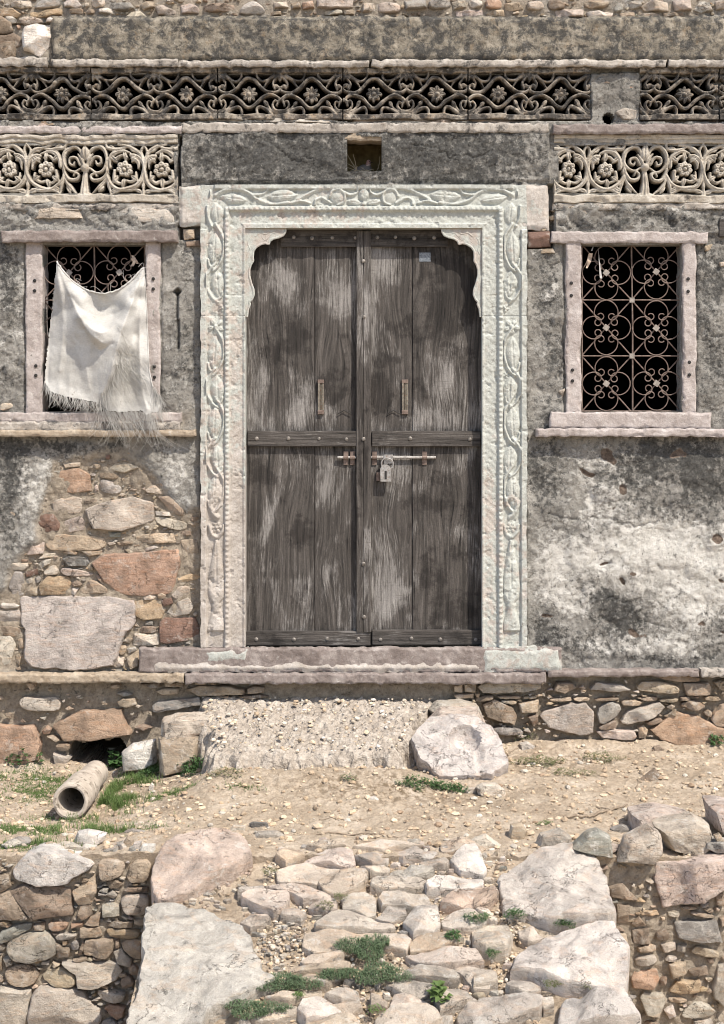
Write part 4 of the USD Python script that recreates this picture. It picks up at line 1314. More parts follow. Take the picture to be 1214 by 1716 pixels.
# scalloped brackets in the upper corners
SC = [(486, 380), (479, 381), (478.5, 388), (475, 394), (467, 397.5), (458, 399.5), (452, 404), (450.5, 409), (445, 407), (437, 409), (429, 414), (424.5, 421), (424, 431), (424.5, 437), (420.5, 443), (418, 452), (418, 462), (421, 474), (425, 485), (425.5, 494),
      (422, 502), (417.5, 506), (419.5, 509), (416, 517), (414, 531), (410, 531), (410, 380)]
for s in (1, -1):
    pl = np.array([(610 + s * (x - 610), y) for x, y in SC])
    w = P(pl[:, 0], pl[:, 1], 0.0)[:, [0, 2]]
    ext = trimesh.creation.extrude_polygon(Polygon(w).buffer(0), 0.052, engine="earcut")
    ev = np.array(ext.vertices)
    ev = np.stack([ev[:, 0], 0.030 - ev[:, 2] , ev[:, 1]], 1)
    ef = np.array(ext.faces)
    if np.cross(ev[ef[:, 1]] - ev[ef[:, 0]], ev[ef[:, 2]] - ev[ef[:, 0]])[np.argmin(ev[ef][:, :, 1].mean(1)), 1] > 0:
        ef = ef[:, ::-1]
    parts = [(ev, ef)]
    edge = resample(P(pl[1:25, 0], pl[1:25, 1], -0.020), 0.006, closed=False)
    parts.append(tube(edge, 0.0065, 7))
    for pts, r in (([(428, 396), (436, 390), (446, 392), (452, 388), (462, 391)], 2.0), ([(420, 398), (416, 408), (419, 418), (414, 428)], 1.8), ([(440, 398), (445, 402), (452, 396), (460, 388), (470, 388)], 1.8), ([(432, 404), (426, 410), (418, 430), (413, 450)], 1.3)):
        c = np.array([(610 + s * (x - 610), y) for x, y in pts])
        c = spline(c, 6)
        parts.append(tube(P(c[:, 0], c[:, 1], -0.0200), r / 420, 6))
    put("scalloped_bracket", join(parts), M["surround"], SUR, 35, {"mint": 0.06})

# threshold
v, f = slab(236, 1083, 940, 1124, 0.060, -0.02, 98, 0.006, 1.6, 2.0, 0.012)
THR = put("threshold", (v, f), M["purple"], SUR, 50, {"mint": 0.0})
for k, (a, b_, c, d) in enumerate(((346, 1085, 418, 1108), (808, 1082, 938, 1122), (262, 1108, 808, 1123.5))):
    v, f = slab(a, b_, c, d, 0.0655 + 0.001 * k, 0.05, 101 + k, 0.005, 1.6, 5.0, 0.010, 8)
    put("lime_skim", (v, f), M["surround"], SUR, 50, {"mint": 0.10 if k < 2 else -0.12})

# ------------------------------------------------------------------ the door
DOOR = thing("door", parent=HOUSE)
r = np.random.default_rng(5)


WEAR = [(455, 470, 34, 60, .16), (440, 620, 20, 60, .08), (560, 470, 24, 60, .16), (500, 700, 70, 22, .14), (655, 450, 30, 45, .14), (720, 700, 80, 22, .14), (470, 960, 40, 70, .08), (660, 1000, 24, 45, .20), (560, 960, 25, 60, .10), (648, 850, 16, 60, .12), (540, 830, 20, 50, .10),
        (440, 880, 22, 40, .10), (740, 900, 40, 30, .08), (740, 640, 40, 30, .06), (609, 500, 14, 110, .22), (609, 980, 14, 80, .14), (505, 550, 26, 26, -.16), (470, 585, 45, 40, -.16), (725, 520, 50, 70, -.12), (775, 460, 30, 60, -.22), (560, 640, 26, 45, -.16), (640, 650, 18, 60, -.18),
        (500, 900, 22, 40, -.14), (760, 1010, 46, 40, -.16), (430, 420, 30, 40, -.18), (740, 850, 50, 30, -.10), (440, 800, 30, 30, -.16), (600, 398, 200, 14, -.12), (475, 965, 26, 6, -.2), (700, 640, 20, 40, -.1), (425, 1000, 14, 60, -.12), (609, 800, 12, 80, -.10)]


def board(name, x0, y0, x1, y1, front, thick, mat, cell=0.026, bev=0.003, parent=None):
    v, f = px_box(x0, y0, x1, y1, front, front + thick, bev=bev, cell=cell, rough=0.0007, seed=int(x0 + y0))
    px, py = CX + v[:, 0] * 300, HY - (v[:, 2] - CAM_Z) * 300
    w = sum(a * np.exp(-((px - x) / rx) ** 2 - ((py - y) / ry) ** 2) for x, y, rx, ry, a in WEAR)
    return put(name, (v, f), M[mat], parent or DOOR, False, {"tint": r.uniform(-3, 3, 3), "wear": w})


board("backing_board", 408, 378, 812, 1084, 0.095, 0.02, "wood", 0.3)
for a, c, dy in ((413, 527.0, 0.0), (527.8, 598, 0.004), (621, 690.5, 0.002), (691.6, 808, 0.0)):
    board("plank", a, 384, c, 1082, 0.050 + dy, 0.025, "wood")
board("top_rail", 470, 384.5, 600, 413, 0.0300, 0.02, "wood_rail")
board("top_rail", 620, 384.5, 752, 413, 0.0310, 0.02, "wood_rail")
board("mid_rail", 415, 722, 598, 748, 0.0240, 0.026, "wood_rail")
board("mid_rail", 623.5, 722, 806, 748, 0.0240, 0.026, "wood_rail")
board("bottom_rail", 413, 1058, 621, 1082, 0.0260, 0.024, "wood_rail")
board("bottom_rail", 624, 1056, 809, 1081, 0.0260, 0.024, "wood_rail")
board("center_stile", 597.5, 386, 609, 1060, 0.0185, 0.032, "wood_stile")
board("center_stile", 609.6, 386, 622, 1060, 0.0165, 0.034, "wood_stile")


def dome(px, py, y, rad, mat, name, parent, squash=0.55, **kw):
    m = trimesh.creation.icosphere(2, 1.0)
    v = np.array(m.vertices) * [rad, rad * squash, rad] + P(px, py, y)
    return put(name, (v, np.array(m.faces)), M[mat], parent, True, **kw)


for px, py, y in [(x, 735, 0.0240) for x in (430, 484, 535, 582, 687, 788)] + [(610, 735, 0.0160), (610, 531, 0.0160), (609, 438, 0.0160), (610, 1034, 0.0160), (610, 945, 0.0160)] + [(x, 1071, 0.0260) for x in (430, 492, 548, 600, 638, 690, 738, 798)] + [(x, 398, 0.0300) for x in (492, 524, 558, 596, 632, 664, 695, 728)]:
    dome(px + r.uniform(-1, 1), py + r.uniform(-1, 1), y, r.uniform(2.9, 3.6) / 300, "stud", "stud", DOOR)

for x in (533, 674):                                                   # flush pull handles
    hp = DOOR
    put("handle_strap", px_box(x, 637, x + 3.2, 693, 0.0390, 0.0520, bev=.001), M["brass"], hp, False)
    put("handle_strap", px_box(x + 7.2, 637, x + 10, 693, 0.0410, 0.0520, bev=.001), M["brass"], hp, False)
    put("handle_foot", px_box(x - .3, 636, x + 10.3, 642, 0.0380, 0.0520, bev=.001), M["iron"], hp, False)
    put("handle_foot", px_box(x - .3, 687, x + 10.3, 694, 0.0380, 0.0520, bev=.001), M["iron"], hp, False)
    v = np.array([P(x + 5.2, yy, 0.0480) for yy in np.linspace(641, 688, 12)])
    put("handle_grip", tube(v, 0.0045, 8), M["brass"], hp, 35)
BOLT = DOOR
for a, c in ((566, 597), (622.5, 731)):
    put("bolt_rod", tube(np.array([P(x, 766.5, 0.0360) for x in np.linspace(a, c, 10)]), 0.0072, 10), M["steel"], BOLT, 35)
for x in (580, 591, 628, 712):
    put("bolt_staple", join([px_box(x - 4, 756, x + 4, 779, 0.0440, 0.0520, bev=.001), tube(np.array([P(x + dx, 766.5, 0.0360) for dx in (-4, 4)]), 0.0105, 10)]), M["iron"], BOLT, 35)
put("hasp", join([px_box(644, 762, 659, 777, 0.0240, 0.0300, bev=.001), tube(np.array([P(x, 766.5, 0.0360) for x in (643.5, 659.5)]), 0.0118, 10)]), M["steel"], BOLT, 35)
put("hasp_eye", join([px_box(631, 792, 637, 806, 0.0340, 0.0520, bev=.002)]), M["iron"], BOLT, False)
put("paper_sticker", px_box(703, 423, 722, 438, 0.0480, 0.0495), M["sticker"], DOOR, False)
for x in (577, 660):                                                   # small hooks near the handles
    c = spline([(x - 11, 694), (x - 4, 690), (x, 688), (x + 6, 691), (x + 12, 694)], 5)
    put("wire_hook", tube(P(c[:, 0], c[:, 1], 0.0440), .0022, 6), M["black"], DOOR, 35)

# padlock: hangs from the bolt, a thing of its own
PL = thing("padlock", "small silvery padlock hanging from the sliding bolt on the door", "padlock")
c = np.array([(638, 807)] + [(638 + 0.0, 800), (637.5, 786), (639.5, 781.5), (643.5, 778.5), (649, 778.5), (653, 781), (655.5, 786), (655.5, 807)])
w = P(c[:, 0], c[:, 1], 0.0)[:, [0, 2]]
e = trimesh.creation.extrude_polygon(Polygon(w).buffer(-0.002).buffer(0.002), 0.014, engine="earcut")
ev = np.stack([np.array(e.vertices)[:, 0], 0.0200 - np.array(e.vertices)[:, 2], np.array(e.vertices)[:, 1]], 1)
put("lock_body", trimesh.Trimesh(ev, e.faces[:, ::-1] if e.volume > 0 else e.faces), M["steel"], PL, 30)
put("keyhole_cover", px_box(645, 789, 648.6, 803, 0.0035, 0.0065, bev=.001), M["black"], PL, False)
c = spline([(640.5, 782), (640, 774), (645, 768), (654, 769), (659, 775), (658, 783), (653, 786)], 6)
put("shackle", tube(P(c[:, 0], c[:, 1], 0.0150), .0042, 8), M["steel"], PL, 35)

# ------------------------------------------------------------------ the two windows
def c_scroll(cx, cy, ang, R_=20.2):
    """a C-shaped scroll whose back points to ang (degrees); both arms roll up inside it"""
    a = math.radians(ang)
    arms = []
    for s in (1, -1):
        p, h, turned, pts = np.array([R_, 0.0]), math.pi / 2, 0.0, [np.array([R_, 0.0])]
        while turned < math.radians(400):
            deg = math.degrees(turned)
            rad = R_ if deg < 98 else max(5.2, 11.5 - (deg - 98) * 0.05)
            step = 1.6
            h += step / rad
            turned += step / rad
            p = p + step * np.array([math.cos(h), math.sin(h)])
            pts.append(p)
        q = np.array(pts) * [1, s]
        arms.append(np.c_[cx + q[:, 0] * math.cos(a) - q[:, 1] * math.sin(a), cy + q[:, 0] * math.sin(a) + q[:, 1] * math.cos(a)])
    return np.vstack([arms[1][::-1], arms[0][1:]])


def window(x0, y0, x1, y1, label, seed):
    W = thing("window", parent=HOUSE, label=label)
    rr = np.random.default_rng(seed)
    yb = 0.045
    w, h = (x1 - x0) / 2, (y1 - y0) / 3

    def bar(name, pts, rad=0.0038, dy=0.0):
        put(name, tube(P([q[0] for q in pts], [q[1] for q in pts], yb + dy), rad, 6), M["iron"], W, 35)
    for k in range(1):
        bar("grille_frame", [(x0 + 1, y0 + 1), (x1 - 1, y0 + 1)], .004)
        bar("grille_frame", [(x0 + 1, y1 - 1), (x1 - 1, y1 - 1)], .004)
        bar("grille_frame", [(x0 + 1, y0 + 1), (x0 + 1, y1 - 1)], .004)
        bar("grille_frame", [(x1 - 1, y0 + 1), (x1 - 1, y1 - 1)], .004)
    bar("grille_bar", [(x0 + w, y0), (x0 + w + 2, (y0 + y1) / 2), (x0 + w + 2, y1)], .0042)
    for k in (1, 2):
        bar("grille_bar", [(x0, y0 + k * h), (x1, y0 + k * h)], .0040)
    for i in range(2):
        for j in range(3):
            a, b_ = x0 + i * w, y0 + j * h
            cx, cy = a + w / 2 + rr.uniform(-1, 1), b_ + h / 2 + rr.uniform(-1, 1)
            bar("diagonal_bar", [(a + 1, b_ + 1), (cx, cy), (a + w - 1, b_ + h - 1)], .0038, .004)
            bar("diagonal_bar", [(a + 1, b_ + h - 1), (cx, cy), (a + w - 1, b_ + 1)], .0038, .006)
            for ang, rad in ((0, w / 2), (180, w / 2), (90, h / 2), (270, h / 2)):
                d = rad - 21.5
                t = math.radians(ang)
                c = c_scroll(cx + d * math.cos(t), cy + d * math.sin(t), ang + rr.uniform(-4, 4), 20.2 + rr.uniform(-.7, .5))
                bar("iron_scroll", c, .0031, -.004)
            q = P(cx, cy, yb - 0.006)
            m = trimesh.creation.box((0.030, 0.006, 0.030))
            m.apply_transform(trimesh.transformations.rotation_matrix(math.radians(45 + rr.uniform(-12, 12)), (0, 1, 0)))
            m.apply_translation(q)
            put("rosette_plate", m, M["rosette"], W, False)
    for k in (1, 2):
        q = P(x0 + w + 1, y0 + k * h, yb - 0.006)
        put("rosette_plate", trimesh.creation.box((0.028, 0.006, 0.028), transform=trimesh.transformations.translation_matrix(q)), M["rosette"], W, False)
    return W


W1 = window(72.5, 409, 243.5, 691, "window with an iron scroll grille half covered by the cloth", 7)
W2 = window(975, 409, 1142.5, 690, "window with a fully visible iron scroll grille", 8)
for W, items in ((W1, (("stone_jamb", "pinkstone", (44, 404, 72, 694, .022, .13)), ("stone_jamb", "pinkstone", (244.5, 404, 269, 694, .022, .13)), ("window_lintel", "purple", (6, 388, 299, 407, .060, .13)), ("window_sill", "pinkstone", (-1, 691, 306, 707, .040, .13)),
                       ("window_sill", "ledge", (-4, 706, 304, 722, .046, .02)), ("sill_ledge", "tanledge", (-60, 720, 330, 731, .070, .0)))),
                 (W2, (("stone_jamb", "pinkstone", (948, 404, 973.5, 693, .022, .13)), ("stone_jamb", "pinkstone", (1143.5, 404, 1166, 693, .022, .13)), ("window_lintel", "pinkstone", (922, 389, 1184, 407.5, .034, .13)), ("window_sill", "pinkstone", (921, 690.5, 1190, 717, .040, .13)),
                       ("sill_ledge", "pinkstone", (897, 717.5, 1420, 731, .072, .0))))):
    for k, (nm, mt, a) in enumerate(items):
        put(nm, slab(*a, seed=int(a[0]) % 89 + k, rough=0.0055, step=1.4, edge=2.0, chip=0.009, bev=1.3), M[mt], W, 50, {"mint": -0.3})
for W, pts in ((W1, ((58, 470), (58, 487), (60, 613), (60, 629), (257, 467), (257, 484), (259, 614), (259, 632))), (W2, ((958, 474), (958, 495), (960, 620), (960, 638), (1154, 467), (1154, 488), (1156, 607), (1156, 628)))):
    for px, py in pts:
        dome(px, py, -0.0255, 2.9 / 300, "black", "iron_peg", W, 0.22)
put("timber_end", px_box(1206, 367, 1240, 396, -0.02, 0.1, bev=.004, cell=.02, rough=.002), M["wood_rail"], HOUSE, 30, {"tint": (1, 2, 3)}, label="dark reddish timber end at the right edge below the carved panel")

# ------------------------------------------------------------------ plinth under the ledge
PY0, PY1 = 1131, 1330
X, Y = np.meshgrid(np.r_[np.arange(-300, -20, 12), np.arange(-20, 1234, 2.2), np.arange(1234, 1521, 12)].astype(float), np.arange(PY1, PY0 - 1, -2.2))
q = np.stack([X / 30, Y / 30, np.full_like(X, 4.0)], -1)
d = -0.020 + (fbm(q * 0.4, 3, 31) - 0.5) * 0.03 + (fbm(q * 1.5, 4, 32) - 0.5) * 0.018 + (fbm(q * 6, 2, 33) - 0.5) * 0.006
mid = sstep(440, 470, X) * sstep(780, 750, X) * (Y < 1180)
d = d + mid * 0.012
pos = P(X, Y, 0.0)
pos[..., 1] = -d
cx, cy = (X[:-1, :-1] + X[1:, 1:]) / 2, (Y[:-1, :-1] + Y[1:, 1:]) / 2
hole = ((cx - 168) / 54) ** 2 + ((cy - 1263) / 26) ** 2 < 1 + 0.3 * np.sin(cx / 6)
v, f, src = grid_mesh(pos, ~(hole & (cy > 1238)), to_y(0.5))
soot_k = np.exp(-((X - 190) / 150) ** 2 - ((Y - 1150) / 22) ** 2) * 0.5 + np.exp(-((X - 70) / 80) ** 2 - ((Y - 1150) / 30) ** 2) * .2
PLI = put("plinth", (v, f), M["plaster"], HOUSE, True, {"warm": np.ones(len(v)), "dark": (0.0 + 0.7 * soot_k).ravel()[src], "white": np.full(len(v), -0.1), "mint": np.full(len(v), -0.5), "bare": np.full(len(v), -0.5)},
          label="low rubble plinth below the ledges, with a drain hole at the left")
pl = stones_from("""
s 90,265 130,245 180,258 285,250 305,285 290,322 140,315 100,300
r:5 250,390 400,315 600,308 615,370 650,430 430,462 310,468
r:4 -30,380 90,390 170,380 208,480 195,555 60,590 -30,600
r 205,415 230,392 253,410 245,430 215,432
t 230,440 260,435 295,460 280,470
n 265,480 345,475 340,510 290,515
s 260,520 350,545 320,590 270,590
t 130,180 180,178 175,215 150,222
t 535,195 580,185 590,205 550,213
t 570,275 600,258 660,255 668,285 625,302 580,298
g 565,235 610,225 645,240 600,250
g 735,295 760,275 970,252 980,290 760,328 740,325
t 755,225 790,210 870,208 868,235 790,243
n 680,190 780,180 775,205 740,208
t 795,180 890,182 893,205 800,200
t 900,215 960,200 1110,195 1190,215 1185,238 960,248
n 655,400 700,385 740,400 700,415
n 995,270 1040,265 1045,290 1000,292
g 1060,265 1140,262 1200,280 1100,290
n 1060,248 1110,245 1112,256 1062,258
t 945,182 1000,180 1000,192 948,193
t 1020,180 1050,178 1052,192 1022,192
""", (0, 1080), 2.89, WALL, PLI, 0.030, 0.06, 9, sink=-0.018, hk=0.22)
pl += stones_from("""
b 15,200 60,180 320,178 335,205 260,225 40,235
n 40,285 100,260 190,300 212,345 200,388 60,350
t 215,280 315,262 312,325 225,330
n 260,345 310,335 312,375 290,398
s:4 315,340 340,320 470,280 540,275 588,330 580,430 520,440 360,400
g 592,320 660,262 722,300 690,350 610,395
n 600,398 690,358 690,405 610,412
i 590,420 640,410 780,415 790,445 770,460 620,450
s:4 710,375 740,320 900,275 930,300 880,350 740,388
t 715,275 760,265 820,275 800,295 720,292
t 780,215 800,175 920,175 1000,205 990,235 850,230
t 1010,185 1140,182 1152,215 1145,243 1030,245
n 985,290 1060,262 1135,295 1070,322
r:4 850,410 980,322 1090,345 1180,395 1214,400 1300,470 1020,495 900,460
t 1140,350 1214,270 1290,330 1260,395 1170,398
t 795,400 820,385 845,410 830,450 798,452
n 825,375 900,350 920,368 850,392
n 380,220 400,180 470,178 500,205 440,235
s 560,215 590,180 720,190 760,215 700,228
t 365,262 470,252 475,270 370,272
t 480,255 560,252 560,272 485,272
n 585,262 700,252 705,264 590,274
t 930,300 955,285 975,300 950,312
n 921,345 980,310 975,345 940,355
t 1110,335 1130,310 1155,325 1145,352
t 1160,180 1214,165 1300,180 1300,215 1190,220
n 1000,255 1040,250 1050,268 1000,270
t 1115,250 1180,248 1200,270 1120,270
n 780,255 890,248 885,272 830,272
t 895,262 990,258 985,278 900,276
t 130,265 210,268 205,288 135,280
t 110,245 230,248 225,262 120,258
t 240,250 310,248 300,260 240,262
n 5,255 90,240 100,262 10,278
t 20,180 45,178 40,195
n 880,150 960,140 1100,155 1090,180 1000,178 900,165
g 90,395 200,400 260,425 180,440 90,425
""", (794, 1080), 2.89, WALL, PLI, 0.030, 0.06, 10, sink=-0.018, hk=0.22)
pl += stones_from("""
n -10,220 35,215 30,240 -10,240
t 40,210 80,195 130,205 125,230 45,235
n -10,250 100,240 150,250 60,262
t 1090,185 1150,180 1148,230 1095,225
t 1040,195 1085,185 1085,230 1045,228
t 1040,240 1140,235 1140,258 1050,258
""", (400, 1080), 2.89, WALL, PLI, 0.025, 0.06, 11, sink=-0.018, hk=0.25)
chips([tuple(q) for q in WALL.px([(-10, 1150), (310, 1150), (310, 1185), (250, 1235), (-10, 1210)])], pl, WALL, PLI, 26, 13, 0.007, 0.016, 0.02, sink=-0.016)
chips([tuple(q) for q in WALL.px([(770, 1142), (1224, 1140), (1224, 1240), (830, 1232)])], pl, WALL, PLI, 60, 14, 0.007, 0.015, 0.02, sink=-0.016)

# ------------------------------------------------------------------ ground: terrace and street
STRAW = np.random.default_rng(77)


def terrace_z(x, y):
    q = np.stack([x * 2.2, y * 2.2, np.zeros_like(x)], -1)
    z = gz(x, y) + (fbm(q, 4, 41) - 0.5) * 0.045 + (fbm(q * 9, 3, 42) - 0.5) * 0.018 + (noise(q * 34, 43) - 0.5) * 0.009
    z = z + 0.05 * np.exp(-((y + 0.02) / 0.10) ** 2) * (0.6 + 0.8 * (fbm(q * 3, 2, 44) - 0.5))
    z = z + 0.085 * np.exp(-((y + 0.80) / 0.20) ** 2) * sstep(-0.95, -0.7, x) * sstep(0.45, 0.15, x)
    z = z - 0.06 * np.exp(-((x + 1.46) / 0.12) ** 2) * np.exp(-((y + 0.05) / 0.3) ** 2)
    return z + 0.012 * (fbm(q * 5, 2, 47) - 0.5)


xs = np.r_[np.arange(-4.2, -2.1, 0.1), np.arange(-2.1, 2.1, 0.0085), np.arange(2.1, 4.21, 0.1)]
ys = np.r_[np.arange(EDGE_Y - 0.004, 0.0, 0.0085), [0.02, 0.06]]
X, Y = np.meshgrid(xs, ys)
Z = terrace_z(X, Y)
Y = Y - (0.035 * (fbm(np.stack([X * 7, X * 0, X * 0], -1), 3, 48) - 0.45)) * np.exp(-(Y - EDGE_Y) / 0.04)
pos = np.stack([X, Y, Z], -1)


def ground_rim(p):
    z = p.copy()
    z[:, 2] -= 0.10
    z[:, 1] += 0.03
    return z


v, f, src = grid_mesh(pos, None, ground_rim)
dk = np.exp(-((X - 0.15) / 0.55) ** 2 - ((Y + 0.95) / 0.14) ** 2) * 0.8 + np.exp(-((X - 1.0) / 0.5) ** 2 - ((Y + 0.35) / 0.2) ** 2) * 0.6 + np.exp(-((X + 1.3) / 0.6) ** 2 - ((Y + 0.5) / 0.4) ** 2) * 0.45 + 0.22
put("terrace_ground", (v, f), M["earth"], smooth=True, attrs={"dark": dk.ravel()[src]}, kind="structure")
g2 = trimesh.creation.box(bounds=[(-60, -60, -1.10), (60, -1.75, -1.0)])
put("street", g2, M["street"], smooth=False, kind="structure")

# ------------------------------------------------------------------ retaining walls on both sides of the ramp


def retaining(x0, x1, label, seed, dark):
    pxl = [CX + x * F_PX / (EDGE_Y - CAM_Y) for x in (x0, x1)]
    X, Y = np.meshgrid(np.arange(pxl[0], pxl[1], 2.6), np.arange(1800, 1437, -2.6))
    q = np.stack([X / 34, Y / 34, np.full_like(X, seed)], -1)
    d = (fbm(q * 0.5, 3, seed) - 0.5) * 0.05 + (fbm(q * 2, 4, seed + 1) - 0.5) * 0.03 + (fbm(q * 8, 2, seed + 2) - 0.5) * 0.008
    pos = P(X, Y, EDGE_Y)
    pos[..., 1] = EDGE_Y + (0.014 if x0 < 0 else 0.008) - d
    v, f, src = grid_mesh(pos, None, to_y(EDGE_Y + 0.10))
    t = thing("retaining_wall", label, "wall")
    b = put("mortar_bed", (v, f), M["plaster"], t, True, {"warm": 1.0, "dark": dark, "white": -0.1, "mint": -0.5, "bare": -0.5})
    return t


RW1 = retaining(-4.2, -0.80, "left retaining wall of tan rubble with a white boulder on its rim", 51, 0.10)
RW2 = retaining(0.92, 4.2, "right retaining wall of small tan stones set in brown mortar", 55, 0.0)
rl = stones_from("""
w:10 60,225 110,165 200,115 300,140 420,165 460,210 340,262 330,292 230,292 90,272
n:6 45,330 120,290 340,310 355,440 160,460
n:4 -20,350 45,325 150,455 -20,470
t 475,210 490,175 550,170 608,185 600,240 560,265 490,278
t:6 610,280 640,180 735,170 720,285
n 515,285 560,270 600,290 570,315 530,312
s 515,345 545,322 572,345 550,365
s:6 585,345 725,340 720,420 680,450 600,430
s 495,395 540,380 585,395 580,445 500,450
n 600,325 620,308 715,310 715,335
n 520,480 560,470 645,475 640,505 525,500
o 512,505 600,510 680,520 675,550 540,555
t 650,465 700,465 700,490 650,490
t 390,505 480,498 498,540 470,552 388,550
r 230,478 300,475 340,485 310,515 245,520
r 345,485 405,478 400,500 345,505
e -20,560 10,520 80,490 158,482 150,510 60,560 10,575
s:7 25,590 100,535 230,520 265,570 275,650 80,668
n 270,580 340,610 335,645 280,650
s 265,550 300,528 378,535 350,560 280,568
g 340,580 380,560 385,610 350,615
t:5 405,610 415,565 550,555 545,620 520,655 410,635
n 375,640 405,560 408,600 395,640
s 550,620 590,605 640,660 635,690 570,680
t 585,590 610,560 680,555 690,660 640,650
n 560,565 578,560 578,605 562,605
s:7 305,670 560,672 595,710 560,760 460,795 380,785 370,720
t:6 200,745 240,698 350,712 378,760 350,790 260,785
t:7 20,730 60,685 150,678 198,730 160,780 60,785
t 350,660 420,645 428,665 370,670
n 440,645 500,655 480,668
s 465,810 530,805 610,825 600,860 510,870
r 505,895 530,875 608,890 600,930 570,945
s:6 -20,790 70,795 150,800 150,880 130,1000 -20,1000
s:8 145,960 160,820 200,785 400,800 430,860 500,910 470,1000 150,1000
n 580,760 620,730 660,780 600,800
s -20,590 15,580 28,600 10,620 -20,622
s 20,650 60,645 60,685 30,695
t -20,640 10,650 10,710 -20,715
g 490,960 550,940 590,1000 490,1000
t 410,490 440,450 490,430 480,495
n 375,440 390,400 440,395 450,440 400,468
n 160,490 220,480 215,515 170,518
n 620,690 660,680 680,740 630,730
n 600,940 660,900 690,960 620,990
t 350,330 460,250 470,330 440,390 380,395
n -20,250 40,240 60,300 0,340 -20,340
""", (0, 1380), 2.89, RETAIN, RW1, 0.045, 0.08, 15, hk=0.22, rough=0.006, shrink=1.03, bevel=0.6)
chips([tuple(q) for q in RETAIN.px([(-10, 1440), (250, 1440), (240, 1720), (-10, 1720)])], rl, RETAIN, RW1, 160, 16, 0.007, 0.018, 0.02)
rr_ = stones_from("""
i:9 860,380 880,300 1214,255 1290,260 1250,400 1100,500 910,520
n:4 650,420 720,400 805,495 660,470
o 805,540 890,535 902,558 810,560
n 760,600 800,562 840,610 790,620
n 765,630 850,620 855,700 775,698
t 795,705 888,702 885,740 795,742
s 775,760 880,750 895,790 790,815
n 880,640 930,620 955,660 940,685 885,680
g:5 965,590 1180,580 1210,690 1100,690 985,665
b 905,700 980,690 985,730 920,740
s 985,705 1035,700 1025,740 985,735
t 1043,745 1080,700 1190,735 1185,765
b 940,545 998,545 995,568 945,565
t 1043,550 1060,540 1175,560 1160,578
t 940,790 1030,785 1030,840 960,868
r:5 760,870 780,830 890,820 905,870 870,920 770,915
o:4 945,930 980,880 1100,870 1095,930 1000,945
s:6 1155,920 1180,800 1230,790 1290,900 1214,1010 1160,960
s:6 805,960 820,930 925,940 930,980 900,1060 830,1040
t 935,960 1030,958 1040,980 960,985
s:5 1000,1040 1080,960 1185,1020 1150,1050 1020,1060
p 920,1020 965,990 985,1050 950,1065
n 1040,830 1130,800 1140,850 1060,855
t 1190,570 1214,565 1260,580 1214,612 1195,612
n 1170,450 1210,450 1215,515 1175,510
n 690,500 760,510 750,600 690,600
s 1100,505 1140,500 1140,522 1100,522
t 690,640 740,650 750,690 700,690
n 900,870 940,850 935,900 905,905
t 1000,520 1060,515 1090,530 1010,535
s 1060,1070 1150,1060 1180,1110 1070,1110
n 830,1070 900,1075 890,1110 830,1110
n 1130,770 1160,760 1165,790 1135,790
b 805,308 855,306 858,320 808,322
g:5 1130,215 1190,200 1260,215 1290,250 1180,262 1130,240
""", (794, 1340), 2.89, RETAIN, RW2, 0.035, 0.08, 17, hk=0.2, rough=0.006)
chips([tuple(q) for q in RETAIN.px([(1010, 1440), (1224, 1440), (1224, 1720), (1065, 1720)])], rr_, RETAIN, RW2, 45, 18, 0.007, 0.016, 0.018)

# ------------------------------------------------------------------ the stone ramp up to the terrace
RP = thing("stone_ramp", "sloping ramp of big side slabs and rough paving stones leading up to the terrace", "ramp")
L0 = -3.0
u = np.arange(-0.865, 0.99, 0.011)
vv = np.r_[np.arange(L0, -1.2, 0.05), np.arange(-1.2, 0.09, 0.011)]
X, Y = np.meshgrid(u, vv)
q = np.stack([X * 3, Y * 3, np.full_like(X, 6.0)], -1)
w = -0.022 + (fbm(q, 4, 61) - 0.5) * 0.035 + (fbm(q * 8, 3, 62) - 0.5) * 0.02 - 0.04 * sstep(0.0, 0.08, Y)
pos = RAMP.world(np.c_[X.ravel(), Y.ravel(), w.ravel()]).reshape(*X.shape, 3)


def down(p):
    z = p.copy()
    z[:, 2] = -1.02
    return z


v, f, src = grid_mesh(pos, None, down)
put("ramp_bed", (v, f), M["earth"], RP, True, {"dark": np.clip(0.15 + 0.5 * (Y.ravel()[src] < -0.25), 0, 1)})
rs = stones_from("""
l:6 700,420 780,395 920,425 1000,430 1100,490 1190,510 1225,600 1290,760 1330,800 1214,890 1100,930 1010,960 1000,1010 600,1010 640,870 690,690 680,640 690,520
v:8 720,250 760,165 880,100 1080,88 1190,115 1240,190 1160,250 1060,290 1000,330 900,365 830,395 740,385
""", (0, 1380), 2.89, RAMP, RP, 0.09, 0.10, 20, "paving", "side_slab", tilt=0.05, rough=0.007, hk=0.4, bevel=0.4, smooth=24, flake=0.007, fine=0.013)
rs += stones_from("""
q:8 100,400 130,360 330,260 430,225 560,240 600,290 650,400 695,630 560,650 380,640 300,600 140,560 120,480
q:7 190,790 260,730 420,680 600,650 690,640 755,780 760,900 740,985 560,950 420,930 290,880 170,860
q:7 415,1000 440,975 680,965 760,1010 800,1087 820,1130 400,1130
""", (794, 1340), 2.89, RAMP, RP, 0.09, 0.10, 21, "paving", "side_slab", tilt=0.06, rough=0.007, hk=0.4, bevel=0.4, smooth=24, flake=0.007, fine=0.013)
